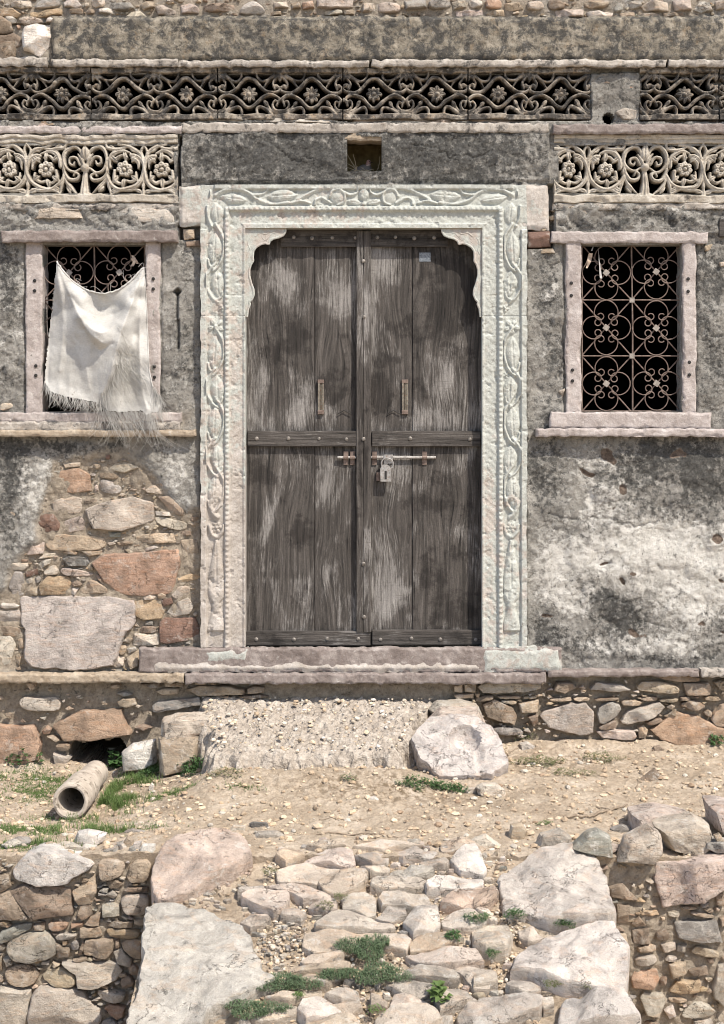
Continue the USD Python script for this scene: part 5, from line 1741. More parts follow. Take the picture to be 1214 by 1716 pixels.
rs += stones_from("""
o:3.6 180,180 240,130 310,130 315,180 230,215
i:3.6 300,205 390,150 545,145 568,210 520,225 420,200
b:3.1 185,240 300,210 500,225 440,270 370,310 200,285
t:3.6 385,290 480,240 600,232 630,265 590,330 480,365 400,330
b 640,330 650,280 760,275 910,290 900,330 760,335
g 735,270 740,230 850,225 960,240 890,280
w 910,320 950,280 1180,275 1180,310 1050,345 920,345
w:4.7 1030,190 1090,135 1150,130 1200,230 1180,260 1080,245
t:3.1 980,110 1000,85 1130,90 1175,130 1040,145 990,140
i 130,310 270,305 440,350 430,375 310,395 250,350
i:3.1 0,370 60,345 230,345 252,370 200,465 100,425
g 0,320 120,318 130,345 0,350
g:3.1 205,465 230,410 290,420 330,455 300,475
b:3.1 10,490 60,445 140,440 155,475 60,510
i 330,410 420,360 480,375 470,440 370,440
s:3.1 500,370 540,352 610,350 665,390 660,450 620,460 560,430 510,420
s 680,390 700,345 900,345 940,420 850,440 700,425
r:3.6 975,410 1050,340 1214,315 1230,400 1120,435
s 380,500 480,435 540,430 640,470 755,495 740,525 560,530 385,530
g 665,465 740,418 800,420 815,460 740,485
p:4.2 800,490 850,440 965,430 975,500 940,545 850,555
s 980,480 1030,450 1140,435 1214,470 1140,520 1000,520
t 315,600 330,545 450,530 680,535 640,580 500,630 370,635
b 670,570 720,540 800,545 835,575 810,630 700,610
o 830,590 900,535 1050,555 1060,590 970,620 840,630
t 290,690 360,640 500,635 510,660 430,695
o:3.1 235,770 280,700 420,690 540,700 530,740 300,750
i 815,650 980,615 1150,640 1180,690 1000,710 880,690
b 1025,700 1060,690 1214,740 1214,810 1140,812
s 780,740 860,705 990,710 1075,760 1060,785 900,765
s 720,790 780,770 940,790 950,830 880,850 790,830
t 240,790 330,745 500,750 420,800 270,790
t 130,870 280,820 395,815 400,855 250,885
s 420,860 480,825 580,830 585,870 500,880
i:3.1 735,890 760,830 850,840 925,880 900,905 760,905
s:3.6 950,850 990,800 1100,815 1155,870 1060,900 980,930
g:3.1 1060,940 1110,890 1214,885 1230,1010 1080,1010
b:3.6 660,950 770,905 950,905 985,1000 680,1000
p:3.1 285,930 310,880 400,860 490,900 500,940 330,971
b 30,940 150,910 280,890 300,940 100,971
t 430,900 540,870 590,890 600,920 500,940
n 640,850 720,865 720,900 640,910
s 960,960 990,930 1040,950 1030,1000 965,1000
t 300,985 430,950 560,955 600,1010 320,1020
g 560,175 640,150 730,150 720,200 650,215
p 740,150 850,120 960,150 930,180 800,185
s 870,195 960,185 1020,200 1010,225 900,222
b 590,225 700,205 735,225 720,255 640,262
t 330,110 430,100 520,120 400,140
b 560,120 680,100 820,95 900,110 700,140
""", (400, 1380), 2.89, RAMP, RP, 0.032, 0.06, 22, "paving", "paving_stone", tilt=0.09, rough=0.005, hk=0.35, shrink=1.07, bevel=0.5, smooth=22, flake=0.004)
rs += stones_from("""
c:5.7 0,640 60,612 160,610 188,680 160,760 60,760 0,740
r:4.2 0,430 100,430 120,480 60,550 0,545
b:3.6 0,830 30,815 110,870 115,910 0,925
b:3.1 215,640 290,645 340,680 260,700 225,680
g:3.1 40,965 180,955 330,970 310,1040 150,1100 0,1100 0,1010
g:3.1 180,885 280,895 340,920 270,955 150,930
s 320,985 385,980 390,1010 340,1020
c 0,560 30,548 120,580 100,600
""", (794, 1340), 2.89, RAMP, RP, 0.034, 0.06, 23, "paving", "paving_stone", tilt=0.09, rough=0.005, hk=0.4, shrink=1.07, bevel=0.5, smooth=22, flake=0.004)
chips([tuple(q) for q in RAMP.px([(420, 1425), (840, 1410), (860, 1500), (900, 1720), (400, 1720), (560, 1600)])], rs, RAMP, RP, 60, 24, 0.008, 0.022, 0.02, sink=0.008, codes="tbsiptg")
chips([tuple(q) for q in RAMP.px([(400, 1500), (500, 1480), (520, 1560), (460, 1640)])], rs, RAMP, RP, 70, 25, 0.006, 0.014, 0.006, sink=0.010, codes="tbsg")
chips([tuple(q) for q in RAMP.px([(290, 1500), (420, 1440), (420, 1480), (350, 1540)])], rs, RAMP, RP, 40, 26, 0.006, 0.014, 0.006, sink=0.010, codes="tbsb")

# ------------------------------------------------------------------ rubbly concrete doorstep
X, Y = np.meshgrid(np.arange(-1.10, 0.55, 0.0075), np.arange(-0.95, 0.021, 0.0075))
t = -Y
left = -0.93 + 0.22 * t + 0.05 * (fbm(np.stack([Y * 6, Y * 0, X * 0], -1), 3, 71) - 0.5)
right = 0.44 - 0.36 * t + 0.05 * (fbm(np.stack([Y * 6, Y * 0 + 5, X * 0], -1), 3, 72) - 0.5)
front = 0.76 + 0.07 * (fbm(np.stack([X * 5, X * 0, Y * 0], -1), 3, 73) - 0.5) - 0.10 * np.clip((X + 0.1), 0, 1)
q = np.stack([X * 14, Y * 14, np.zeros_like(X)], -1)
top = 0.235 - 0.20 * t + (fbm(q * 0.5, 4, 74) - 0.5) * 0.05
cell = fbm(q * 3.4, 3, 75) - 0.5
cell2 = np.abs(fbm(q * 1.7, 3, 78) - 0.5)
lump = 0.030 * cell - 0.060 * np.clip(cell2 - 0.10, 0, 1) + 0.012 * (noise(q * 5.5, 76) - 0.5)
rim = np.minimum(np.minimum(X - left, right - X), front - t)
fall = sstep(-0.03, 0.05, rim + 0.11 * (fbm(q * 0.9, 4, 77) - 0.5))
gnd = terrace_z(X, Y)
z = (top + lump) * fall + (gnd - 0.05) * (1 - fall)
face = fall * (1 - fall) * 4
pos = np.stack([X + 0.05 * face * (fbm(q * 2 + 9, 3, 79) - 0.5), Y + 0.09 * face * (fbm(q * 1.6 + 5, 3, 80) - 0.5), z], -1)
v, f, src = grid_mesh(pos, (z - gnd > -0.045)[:-1, :-1] | (z - gnd > -0.045)[1:, 1:])
put("doorstep_landing", (v, f), M["concrete"], smooth=True, label="rough pebbly concrete landing sloping out below the door threshold", cat="doorstep")

# ------------------------------------------------------------------ loose stones on the terrace, each a thing


def loose(poly, code, seed, label, origin=(0, 0), scale=1.0, name="rock", cat="rock", **kw):
    px = np.array(poly, float) / scale + np.asarray(origin)
    grp = kw.pop("group", None)
    v, f = px_rock(px, seed, **kw)
    o = np.array([v[:, 0].mean(), v[:, 1].mean(), v[:, 2].min()])
    return put(name, (v, f), M["paving"], smooth=22, attrs={"tint": tint(code, np.random.default_rng(seed), 0.04)}, origin=o, label=label, cat=cat, group=grp)


A, B, C = ((0, 1080), 2.89), ((400, 1080), 2.89), ((794, 1080), 2.89)
D, E, G_ = ((0, 1380), 2.89), ((794, 1340), 2.89), ((400, 1380), 2.89)
for poly, code, lab, reg, kw in (
        ([(590, 520), (640, 480), (755, 460), (762, 560), (700, 590), (600, 600)], "w", "grey white angular rock between the drain hole and the doorstep blocks", A, dict(y=-0.22)),
        ([(785, 360), (850, 340), (1040, 335), (1062, 380), (950, 440), (800, 440), (783, 420)], "b", "upper of two flat tan blocks stacked at the doorstep's left corner", A, dict(y=-0.30, depth=0.22)),
        ([(770, 445), (970, 445), (965, 520), (940, 580), (800, 612), (772, 600)], "t", "lower tan block of the two stacked at the doorstep's left corner", A, dict(y=-0.40, depth=0.22)),
        ([(920, 310), (960, 275), (1080, 270), (1160, 295), (1190, 350), (1100, 345), (940, 340)], "s", "rough olive stone under the ledge behind the peach slab", B, dict(y=-0.16, depth=0.2)),
        ([(905, 362), (975, 312), (1160, 318), (1195, 360), (1195, 385), (1000, 372)], "i", "flat peach slab lying just above the hollowed grinding stone", B, dict(y=-0.36, depth=0.25)),
        ([(1090, 700), (1150, 690), (1165, 715), (1100, 722)], "b", "small tan stone at the left foot of the hollowed grinding stone", B, {}),
        ([(10, 690), (40, 672), (110, 672), (150, 700), (165, 735), (100, 735), (20, 712)], "c", "smooth rounded cream stone in front of the hollowed grinding stone", C, {}),
        ([(805, 640), (880, 598), (900, 625), (902, 662), (810, 655)], "n", "small brown wedge-shaped stone alone on bare ground, right side", C, {}),
        ([(870, 495), (900, 488), (925, 505), (905, 525), (872, 520)], "n", "reddish brown clod at the foot of the right plinth", C, {}),
        ([(222, 480), (260, 470), (300, 495), (270, 520), (228, 512)], "p", "pale flat stone beside weeds right of the grinding stone", C, {}),
        ([(258, 575), (300, 572), (310, 588), (270, 598)], "w", "white pebble among weeds right of the grinding stone", C, {}),
        ([(165, 185), (180, 120), (235, 112), (258, 150), (240, 192)], "t", "upright tan stone at the top of the ramp's right slab, leftmost of the rim stones", E, dict(y=-1.55)),
        ([(290, 235), (320, 165), (420, 140), (475, 180), (470, 215), (350, 238)], "s", "grey tan angular rock behind the ramp's big pinkish slab", E, dict(y=-1.70)),
        ([(470, 215), (540, 160), (600, 140), (660, 170), (675, 262), (590, 252)], "e", "dark greenish grey jagged rock on the right wall's rim", E, dict(y=-1.84)),
        ([(690, 275), (730, 185), (850, 125), (905, 160), (915, 230), (870, 295)], "b", "upright beige rounded rock in front of the two flat slabs on the right rim", E, dict(y=-1.85)),
        ([(755, 60), (900, 35), (1040, 60), (1060, 90), (860, 120), (800, 140), (760, 130)], "i", "pinkish flat slab lying behind the tan slab on the right rim", E, dict(y=-1.50, depth=0.25)),
        ([(865, 115), (1060, 75), (1140, 120), (1158, 185), (1080, 240), (930, 210)], "b", "tan slab propped against the beige rock on the right rim", E, dict(y=-1.76, depth=0.22)),
        ([(1130, 20), (1214, 12), (1290, 30), (1280, 130), (1150, 102)], "i", "greyish block at the far right edge of the terrace rim", E, dict(y=-1.62, depth=0.3)),
        ([(1160, 175), (1190, 160), (1214, 180), (1185, 198)], "t", "small stone wedged below the block at the far right", E, dict(y=-1.80)),
        ([(0, 185), (60, 168), (140, 208), (110, 228), (20, 222), (-50, 210)], "c", "long low cream stone at the head of the ramp, right of centre", E, {}),
        ([(660, 140), (720, 118), (770, 140), (745, 168), (680, 165)], "g", "grey rounded stone between the jagged rock and the pinkish flat slab", E, dict(y=-1.45)),
        ([(350, 95), (380, 35), (430, 28), (520, 50), (500, 72), (440, 105), (380, 112)], "w", "white angular rock at the back of the left rim", D, {}),
        ([(360, 130), (410, 100), (470, 110), (470, 150), (390, 157)], "p", "pale flat rock on the left rim in front of the white angular rock", D, dict(y=-1.72)),
        ([(480, 130), (570, 105), (585, 140), (560, 157), (490, 160)], "g", "flat grey stone on the left rim beside two upright stones", D, dict(y=-1.76)),
        ([(590, 100), (620, 58), (648, 80), (645, 130), (600, 152)], "t", "upright tan stone, tallest on the left rim", D, dict(y=-1.74)),
        ([(625, 148), (650, 90), (688, 85), (672, 140)], "p", "pale wedge stone leaning right of the upright tan stone on the left rim", D, dict(y=-1.78)),
        ([(660, 152), (690, 100), (755, 100), (752, 145)], "w", "bright white stone next to the big reddish boulder", D, dict(y=-1.80)),
        ([(760, 140), (800, 95), (835, 105), (830, 135)], "n", "small brown stone touching the reddish boulder's left side", D, dict(y=-1.76)),
        ([(600, 40), (640, 25), (720, 40), (700, 55), (620, 55)], "g", "flat grey stone half buried behind the left rim", D, {}),
        ([(820, 80), (880, 60), (960, 85), (900, 100), (840, 98)], "s", "flat stone in the dirt just behind the reddish boulder", D, {}),
        ([(60, 72), (90, 40), (190, 35), (295, 85), (270, 95), (160, 97), (90, 90)], "s", "long grey stone at the head of the ramp, left of centre", G_, dict(y=-1.55)),
        ([(50, 0), (70, -8), (140, -4), (150, 12), (60, 14)], "k", "dark slate chip on the bare earth above the ramp", G_, {}),
        ([(600, 745), (660, 735), (690, 755), (650, 775), (605, 772)], "w", "white flat stone in the middle of the bare earth below the landing", B, {}),
        ([(225, 640), (240, 600), (262, 600), (278, 640)], "t", "little pointed stone under the landing's front edge", B, {}),
        ([(535, 765), (550, 745), (575, 752), (572, 775)], "w", "white pebble in the grass right of the pipe", A, {}),
        ([(720, 690), (735, 668), (748, 680), (742, 715), (725, 712)], "p", "pale upright chip on bare ground between the pipe and the landing", A, {}),
        ([(1105, 895), (1130, 875), (1190, 878), (1185, 900), (1120, 905)], "c", "cream stone on bare earth left of the ramp head", A, {})):
    loose(poly, code, int(abs(poly[0][0]) * 7 + abs(poly[0][1]) * 3) % 9973, lab, *reg, **kw)

r = np.random.default_rng(777)
RIM = [sorted(r.uniform(270, 980, 16)), sorted(r.uniform(0, 240, 10)), sorted(r.uniform(1020, 1210, 8))]
NTH = "first second third fourth fifth sixth seventh eighth ninth tenth eleventh twelfth thirteenth fourteenth fifteenth sixteenth".split()
WHERE = ("along the head of the ramp", "on the left retaining wall's rim", "on the right retaining wall's rim")
RIM = [(px, NTH[i] + " small loose stone from the left " + WHERE[w], w) for w, row in enumerate(RIM) for i, px in enumerate(row)]
for k, (px, lab, w_) in enumerate(RIM):
    x0 = (px - CX) / 387
    y0 = r.uniform(-1.74, -1.58) if w_ == 0 else r.uniform(-1.80, -1.66)
    s = r.uniform(.016, .042) * (1 if w_ else .8)
    c = np.array([x0, y0, terrace_z(np.array([x0]), np.array([y0]))[0] + s * .25])
    d = r.normal(size=(14, 3))
    d = d / np.linalg.norm(d, axis=1, keepdims=True) * s * np.array([1.25, .9, .7])
    v, f_ = hull_rock(d, 900 + k, rough=.07)
    put("rim_stone", (v, f_), M["paving"], smooth=30, attrs={"tint": tint("tbspgin"[k % 7], r)}, label=lab, cat="stone", group="small stones along the terrace edge")
    UsdGeom.Xformable(stage.GetPrimAtPath("/World/rim_stone" + (f"_{k:03d}" if k else ""))).AddTranslateOp().Set(Gf.Vec3d(*map(float, c)))

# the hollowed grinding stone leans on the landing's corner
o = on_ground(775, 1309)
FR = Frame(o + np.array([0, 0.0, -0.01]), (1, 0, 0), (0, math.cos(math.radians(40)), math.sin(math.radians(40))))
uv = FR.px([(690, 1243), (700, 1225), (722, 1207), (765, 1203), (800, 1206), (826, 1226), (840, 1247), (853, 1283), (826, 1305), (780, 1308), (735, 1309), (703, 1278)])
hc = FR.px([(779, 1243), (800, 1268)])


def hollow(qq):
    d0 = np.hypot((qq[:, 0] - hc[0, 0]) / 0.082, (qq[:, 1] - hc[0, 1]) / 0.072)
    d1 = np.hypot((qq[:, 0] - hc[1, 0]) / 0.035, (qq[:, 1] - hc[1, 1]) / 0.075)
    return -0.070 * np.clip(1 - d0**2, 0, 1) ** 0.5 - 0.03 * np.clip(1 - d1**2, 0, 1)


v, f = stone(uv, 0.035, 0.11, 501, planes=0, rough=0.006, fine=0.009, extra=hollow, bevel=0.35, flake=0.003)
v = FR.world(v)
put("grinding_stone", (v, f), M["paving"], smooth=26, attrs={"tint": (.43, .385, .35)}, origin=o, label="big pale round stone with a worn hollow, leaning at the landing's right corner", cat="grinding stone")

# ------------------------------------------------------------------ drain pipe
a = np.array([-1.425, -1.00, -0.068])
b_ = np.array([-1.415, 0.05, -0.105])
PI = thing("drain_pipe", "grey cement drain pipe with a wide collar lying in the grass", "pipe", loc=a)
dirv = (b_ - a) / np.linalg.norm(b_ - a)
prof = [(0.0, .066), (-.006, .070), (-.006, .082), (0.0, .088), (0.02, .089), (0.27, .086), (0.33, .083), (0.36, .070), (0.40, .068), (0.64, .067), (0.64, .055), (0.3, .056), (0.02, .066), (0.0, .066)]
ang = np.linspace(0, 2 * np.pi, 40, endpoint=False)
e1 = np.cross(dirv, [0, 0, 1.0]); e1 /= np.linalg.norm(e1)
e2 = np.cross(e1, dirv)
prof = resample(np.array(prof[:-1]), 0.012)
rings = np.array([[dirv * s + (np.cos(t) * e1 + np.sin(t) * e2) * (rad + 0.0018 * (noise(np.array([s * 12, t * 2.2, 1.0])) - .5)) for t in ang] for s, rad in prof])
n, m = rings.shape[:2]
i, j = np.meshgrid(np.arange(n), np.arange(m), indexing="ij")
i2, j2 = (i + 1) % n, (j + 1) % m
idx = lambda p, q: (p * m + q).ravel()
ff = np.vstack([np.c_[idx(i, j), idx(i, j2), idx(i2, j2)], np.c_[idx(i, j), idx(i2, j2), idx(i2, j)]])
tm = trimesh.Trimesh(rings.reshape(-1, 3), ff, process=False)
if tm.volume < 0:
    ff = ff[:, ::-1]
put("pipe_wall", (rings.reshape(-1, 3), ff), M["pipe"], PI, 40)

# ------------------------------------------------------------------ pebbles and clods
r = np.random.default_rng(90)
ico = trimesh.creation.icosahedron()
iv, iff = np.array(ico.vertices), np.array(ico.faces)


def pebbles(name, n, area, zfun, lo, hi, codes, seed, power=2.2):
    r = np.random.default_rng(seed)
    x = r.uniform(area[0], area[1], n)
    y = r.uniform(area[2], area[3], n)
    s = lo + (hi - lo) * r.random(n) ** power
    z = zfun(x, y)
    ok = z > -0.5
    x, y, s, z = x[ok], y[ok], s[ok], z[ok]
    n = len(x)
    sc = s[:, None, None] * r.uniform(0.6, 1.25, (n, 1, 3)) * np.array([1.15, 1.0, 0.72])
    V = iv[None] * sc * r.uniform(0.75, 1.2, (n, 12, 1))
    th = r.uniform(0, 2 * np.pi, n)
    c, sn = np.cos(th)[:, None], np.sin(th)[:, None]
    V = np.stack([V[..., 0] * c - V[..., 1] * sn, V[..., 0] * sn + V[..., 1] * c, V[..., 2]], -1)
    V = V + np.stack([x, y, z + s * 0.30], -1)[:, None]
    F = (iff[None] + np.arange(n)[:, None, None] * 12).reshape(-1, 3)
    pal = np.array([TINT[k] for k in codes])
    T = pal[r.integers(0, len(pal), n)] * r.normal(1, 0.13, (n, 1))
    put(name, (V.reshape(-1, 3), F), M["pebble"], smooth=False, attrs={"tint": np.repeat(np.clip(T, .03, .8), 12, 0)}, kind="stuff", label={"pebbles": "loose gravel and clods scattered over the bare terrace earth", "landing_pebbles": "pebbles stuck in the rough concrete of the doorstep landing", "ramp_grit": "grit and crumbs lying between the ramp's paving stones"}[name], cat="gravel")


pebbles("pebbles", 8500, (-2.1, 2.1, EDGE_Y + 0.01, -0.03), lambda x, y: terrace_z(x, y), 0.0022, 0.019, "hhhhhmmmmstn", 91, 5.0)


def land_z(x, y):
    t = -y
    z = 0.235 - 0.20 * t
    ok = (x > -0.90 + 0.22 * t) & (x < 0.41 - 0.36 * t) & (t < 0.70 - 0.1 * np.clip(x + .1, 0, 1))
    return np.where(ok, z + 0.008, -1.0)


pebbles("landing_pebbles", 900, (-1.0, 0.5, -0.85, -0.02), land_z, 0.004, 0.017, "hhsbbmp", 92, 3.0)


def ramp_z(x, y):
    return RAMP.o[2] + (y - RAMP.o[1]) * math.tan(SLOPE) - 0.015


pebbles("ramp_grit", 5000, (-0.42, 0.66, -2.95, -1.76), ramp_z, 0.003, 0.012, "hhmtbs", 93, 3.0)

# ------------------------------------------------------------------ twigs lying about
for pts, rad, lab in (([(530, 1397), (570, 1396), (620, 1398), (668, 1403)], .0045, "long straight twig on bare earth above the ramp"),
                      ([(945, 1372), (975, 1370), (1000, 1366), (1030, 1358), (1052, 1352)], .008, "thick crooked stick in front of the right rim slabs"),
                      ([(1000, 1352), (1030, 1356), (1070, 1356)], .0035, "thin twig behind the crooked stick on the right"),
                      ([(1066, 1318), (1071, 1310), (1068, 1304)], .0035, "short bent twig near the wedge-shaped stone"),
                      ([(852, 1268), (862, 1260), (872, 1256)], .0035, "pale twig propped right of the grinding stone"),
                      ([(535, 1371), (560, 1370), (597, 1369)], .003, "short thin twig in the middle of the bare earth"),
                      ([(605, 1414), (640, 1412), (690, 1416), (730, 1417)], .0035, "thin twig at the very head of the ramp")):
    w = np.array([on_ground(*p) for p in spline(np.array(pts, float), 6)])
    w[:, 2] = terrace_z(w[:, 0], w[:, 1]) + rad * 1.3
    o = w.mean(0)
    put("twig", tube(w, np.linspace(rad, rad * 0.5, len(w)), 6), M["twig"], smooth=40, origin=o, label=lab, cat="twig")

# ------------------------------------------------------------------ weeds and grass


def leaves(base, nrm_up, size, r, width=0.5, droop=0.25, flat=0.6):
    """many small folded leaves: base points (n,3)"""
    n = len(base)
    th = r.uniform(0, 2 * np.pi, n)
    el = r.uniform(-0.1, 1.2, n) * (1 - flat) + 0.15
    d = np.stack([np.cos(th) * np.cos(el), np.sin(th) * np.cos(el), np.sin(el)], 1)
    side = np.stack([-np.sin(th), np.cos(th), np.zeros(n)], 1)
    s = size * r.uniform(0.6, 1.3, n)[:, None]
    mid = base + d * s * 0.5 + np.array([0, 0, 1]) * s * 0.06
    tip = base + d * s - np.array([0, 0, 1]) * s * droop
    w = side * s * width * 0.5
    lift = np.array([0, 0, 1]) * s * 0.08
    V = np.stack([base, mid + w + lift, tip, mid - w + lift, mid], 1).reshape(-1, 3)
    F = np.array([[0, 1, 4], [1, 2, 4], [0, 4, 3], [4, 2, 3]])[:, ::-1]
    F = (F[None] + np.arange(n)[:, None, None] * 5).reshape(-1, 3)
    return V, F


def blades(base, h, r, lean=0.6, w=0.0022):
    n = len(base)
    th = r.uniform(0, 2 * np.pi, n)
    d = np.stack([np.cos(th), np.sin(th), np.zeros(n)], 1)
    s = np.stack([-np.sin(th), np.cos(th), np.zeros(n)], 1)
    hh = (h * r.uniform(0.45, 1.25, n))[:, None]
    ln = r.uniform(0.15, 1.0, n)[:, None] * lean
    up = np.array([0, 0, 1.0])
    p0 = base
    p1 = base + up * hh * 0.55 + d * hh * ln * 0.3
    p2 = base + up * hh * (1 - 0.35 * ln) + d * hh * ln
    W = s * w
    V = np.stack([p0 - W, p0 + W, p1 + W * .8, p1 - W * .8, p2], 1).reshape(-1, 3)
    F = np.array([[0, 1, 2], [0, 2, 3], [3, 2, 4]])
    return V, (F[None] + np.arange(n)[:, None, None] * 5).reshape(-1, 3)


def on_ramp(px, py, h=0.02):
    uv = RAMP.px([(px, py)])[0]
    return RAMP.world(np.array([[uv[0], uv[1], h]]))[0]


def herb(c, rx, ry, n, size, mat, lab, seed, height=0.03, ramp=False, width=0.5, flat=0.6, name="weed", cat="weed", stems=0, grass=0.0):
    r = np.random.default_rng(seed)
    a = r.uniform(0, 2 * np.pi, n)
    rad = np.sqrt(r.random(n)) * (0.55 + 0.45 * np.sin(a * 3 + seed) * 0.5 + 0.2)
    x, y = c[0] + np.cos(a) * rad * rx, c[1] + np.sin(a) * rad * ry
    z0 = (c[2] + (y - c[1]) * math.tan(SLOPE)) if ramp else np.maximum(terrace_z(x, y), np.where(np.hypot(x - c[0], y - c[1]) < 9, -9, -9))
    z = z0 + height * r.random(n) * (1 - 0.6 * rad)
    B = np.stack([x, y, z], 1)
    t = thing(name, lab, cat, loc=tuple(c))
    if grass > 0:
        k = int(n * grass)
        put("blades", blades(np.stack([x[:k], y[:k], z0[:k] if np.ndim(z0) else np.full(k, z0)], 1) - c, height * 0.75, r, 1.0, .0016), M[mat], t, False)
    put("leaves", leaves(B - c, None, size, r, width, flat=flat), M[mat], t, False)
    if stems:
        k = r.choice(n, stems, replace=False)
        put("stems", join([tube(np.array([[x[q_] * .5 + c[0] * .5, y[q_] * .5 + c[1] * .5, z0[q_] if np.ndim(z0) else z0], B[q_]]) - c, .0016, 4) for q_ in k]), M["leaf"], t, False)


herb(on_ground(325, 1290), .13, .09, 520, .020, "leaf", "dark leafy weed at the foot of the doorstep's left blocks", 201, .09, stems=14, flat=.4)
herb(on_ground(250, 1302), .10, .06, 240, .018, "leaf", "low weed below the grey white rock", 202, .05, stems=6)
herb(on_ground(193, 1284), .075, .05, 60, .040, "leaf", "broad-leaved young plant in front of the drain hole", 203, .10, width=.85, stems=8, flat=.5)
herb(on_ground(40, 1288), .12, .05, 110, .032, "leaf", "broad-leaved weed at the foot of the wall by the left edge", 204, .10, width=.7, stems=10, flat=.4)
herb(on_ground(740, 1326), .19, .055, 620, .017, "leaf", "dark green clover patch in front of the grinding stone", 205, .04, flat=.5)
herb(on_ground(690, 1333), .09, .04, 220, .014, "leaf", "small green weed left of the clover patch", 206, .03)
herb(on_ground(905, 1284), .17, .07, 420, .015, "dryweed", "half-dry weed right of the grinding stone", 207, .05, flat=.4)
herb(on_ground(1010, 1275), .14, .06, 300, .014, "dryweed", "dry sparse weed on bare ground below the right plinth", 208, .05, flat=.4)
herb(on_ground(960, 1300), .16, .05, 260, .013, "dryweed", "brownish low weed in the middle of the right terrace", 209, .035)
herb(on_ground(880, 1245), .07, .04, 90, .018, "dryweed", "sprig of weed at the plinth's foot behind the grinding stone", 210, .07, flat=.3)
herb(on_ground(600, 1307), .09, .04, 170, .014, "dryweed", "sparse weed under the landing's front edge, right of centre", 211, .05, flat=.35)
herb(on_ground(380, 1325), .12, .06, 180, .014, "dryweed", "thin yellowish weed left of the landing's front", 212, .03)
herb(on_ground(585, 1330), .06, .03, 60, .013, "leaf", "tiny green sprout on bare earth below the landing", 213, .03)
herb(on_ground(912, 1382), .045, .02, 120, .010, "grass", "small bright green tuft behind the ramp's pinkish slab", 214, .02)
herb(on_ground(1200, 1255), .05, .04, 60, .03, "leaf", "green sprig at the plinth by the right edge", 215, .06, flat=.3)
for px, py, rx, ry, n, sz, mt, lab, h in (
        (612, 1600, .13, .085, 1900, .011, "mat", "grey green creeping herb in the middle of the ramp, largest of the ramp's herbs", .030),
        (640, 1645, .13, .07, 1300, .011, "mat", "creeping herb just below the largest herb mat of the ramp", .028),
        (480, 1660, .15, .055, 1500, .011, "mat", "long strip of grey green herb next to the big grey side slab", .028),
        (575, 1645, .14, .035, 900, .011, "mat", "narrow green strip joining the two herb mats of the ramp", .024),
        (425, 1704, .15, .05, 1200, .012, "mat", "green herb at the bottom left of the ramp against the grey slab", .028),
        (735, 1682, .035, .05, 70, .034, "grass", "bright broad-leaved plant between stones low on the ramp", .05),
        (800, 1552, .07, .03, 220, .015, "leaf", "green sprigs along the lower edge of the big pinkish slab", .03),
        (862, 1545, .055, .03, 240, .013, "leaf", "weed in the joint under the pinkish slab, right of the sprigs", .03),
        (945, 1560, .05, .02, 170, .014, "leaf", "dark green tuft between the pinkish slab and the slab below it", .025),
        (825, 1610, .035, .025, 110, .013, "leaf", "small weed below the cream rounded paving stone", .02),
        (545, 1530, .05, .03, 190, .010, "dryweed", "dry olive tuft high on the ramp, right one of a pair", .025),
        (570, 1515, .04, .025, 130, .010, "dryweed", "small olive tuft beside a grey beige paving stone near the ramp's top", .025),
        (452, 1472, .05, .02, 170, .010, "dryweed", "dry tuft close to the reddish boulder", .022),
        (760, 1582, .04, .03, 150, .016, "leaf", "leafy sprig left of the cream rounded paving stone", .03),
        (925, 1662, .05, .02, 200, .010, "dryweed", "dry weed in the joint above the lowest pale slab, left part", .02),
        (985, 1663, .045, .02, 150, .010, "dryweed", "dry weed in the joint above the lowest pale slab, right part", .02),
        (500, 1682, .03, .015, 60, .016, "grass", "tiny bright sprout below the long herb strip", .02),
        (630, 1706, .04, .02, 90, .012, "grass", "small green weed at the ramp's bottom edge", .025)):
    herb(on_ramp(px, py, 0.025), rx, ry, n, sz, mt, lab, int(px * 3 + py), h, ramp=True, width=.8 if sz > .03 else .38, flat=.45, name="creeping_herb" if mt == "mat" else "weed", cat="herb" if mt == "mat" else "weed", grass=.25 if mt == "mat" else 0)

# grass round the pipe and along the left: nobody could count it
r = np.random.default_rng(300)
B = []
for px, py, rx, ry, n in ((215, 1320, .15, .20, 3000), (190, 1350, .16, .12, 2200), (140, 1300, .14, .10, 900), (40, 1330, .30, .16, 2200), (60, 1395, .40, .12, 3200), (130, 1375, .25, .08, 1500), (20, 1420, .25, .07, 1500), (30, 1300, .25, .10, 1000),
                          (90, 1310, .18, .12, 1100), (255, 1340, .18, .08, 600), (180, 1395, .26, .05, 500), (410, 1335, .14, .03, 140), (245, 1295, .14, .07, 800), (300, 1330, .15, .05, 220)):
    c = on_ground(px, py)
    q = r.normal(0, 0.5, (n, 2)) * [rx, ry]
    keepers = fbm(np.c_[(c[0] + q[:, 0]) * 9, (c[1] + q[:, 1]) * 9, np.zeros(n)], 3, 301) + r.normal(0, .06, n) > 0.45
    B.append(np.c_[c[0] + q[:, 0], c[1] + q[:, 1]][keepers])
B = np.vstack(B)
B = B[(B[:, 1] < -0.03) & (B[:, 1] > EDGE_Y + 0.02)]
B = B[~((np.abs(B[:, 0] + 1.42) < 0.075) & (B[:, 1] > -0.98))]
B = np.c_[B, terrace_z(B[:, 0], B[:, 1])]
near = np.abs(B[:, 0] + 1.25) < 0.2
gv = [blades(B[near], 0.045, r, 0.9, .0013), blades(B[~near][::2], 0.022, r, 1.0, .0013), leaves(B[~near], None, .011, r, .45, flat=.5), leaves(B[near][::3], None, .012, r, .5, flat=.5)]
put("grass", join(gv), M["grass"], smooth=False, label="short fresh grass and tiny herbs around the pipe and along the left edge", cat="grass", kind="stuff")

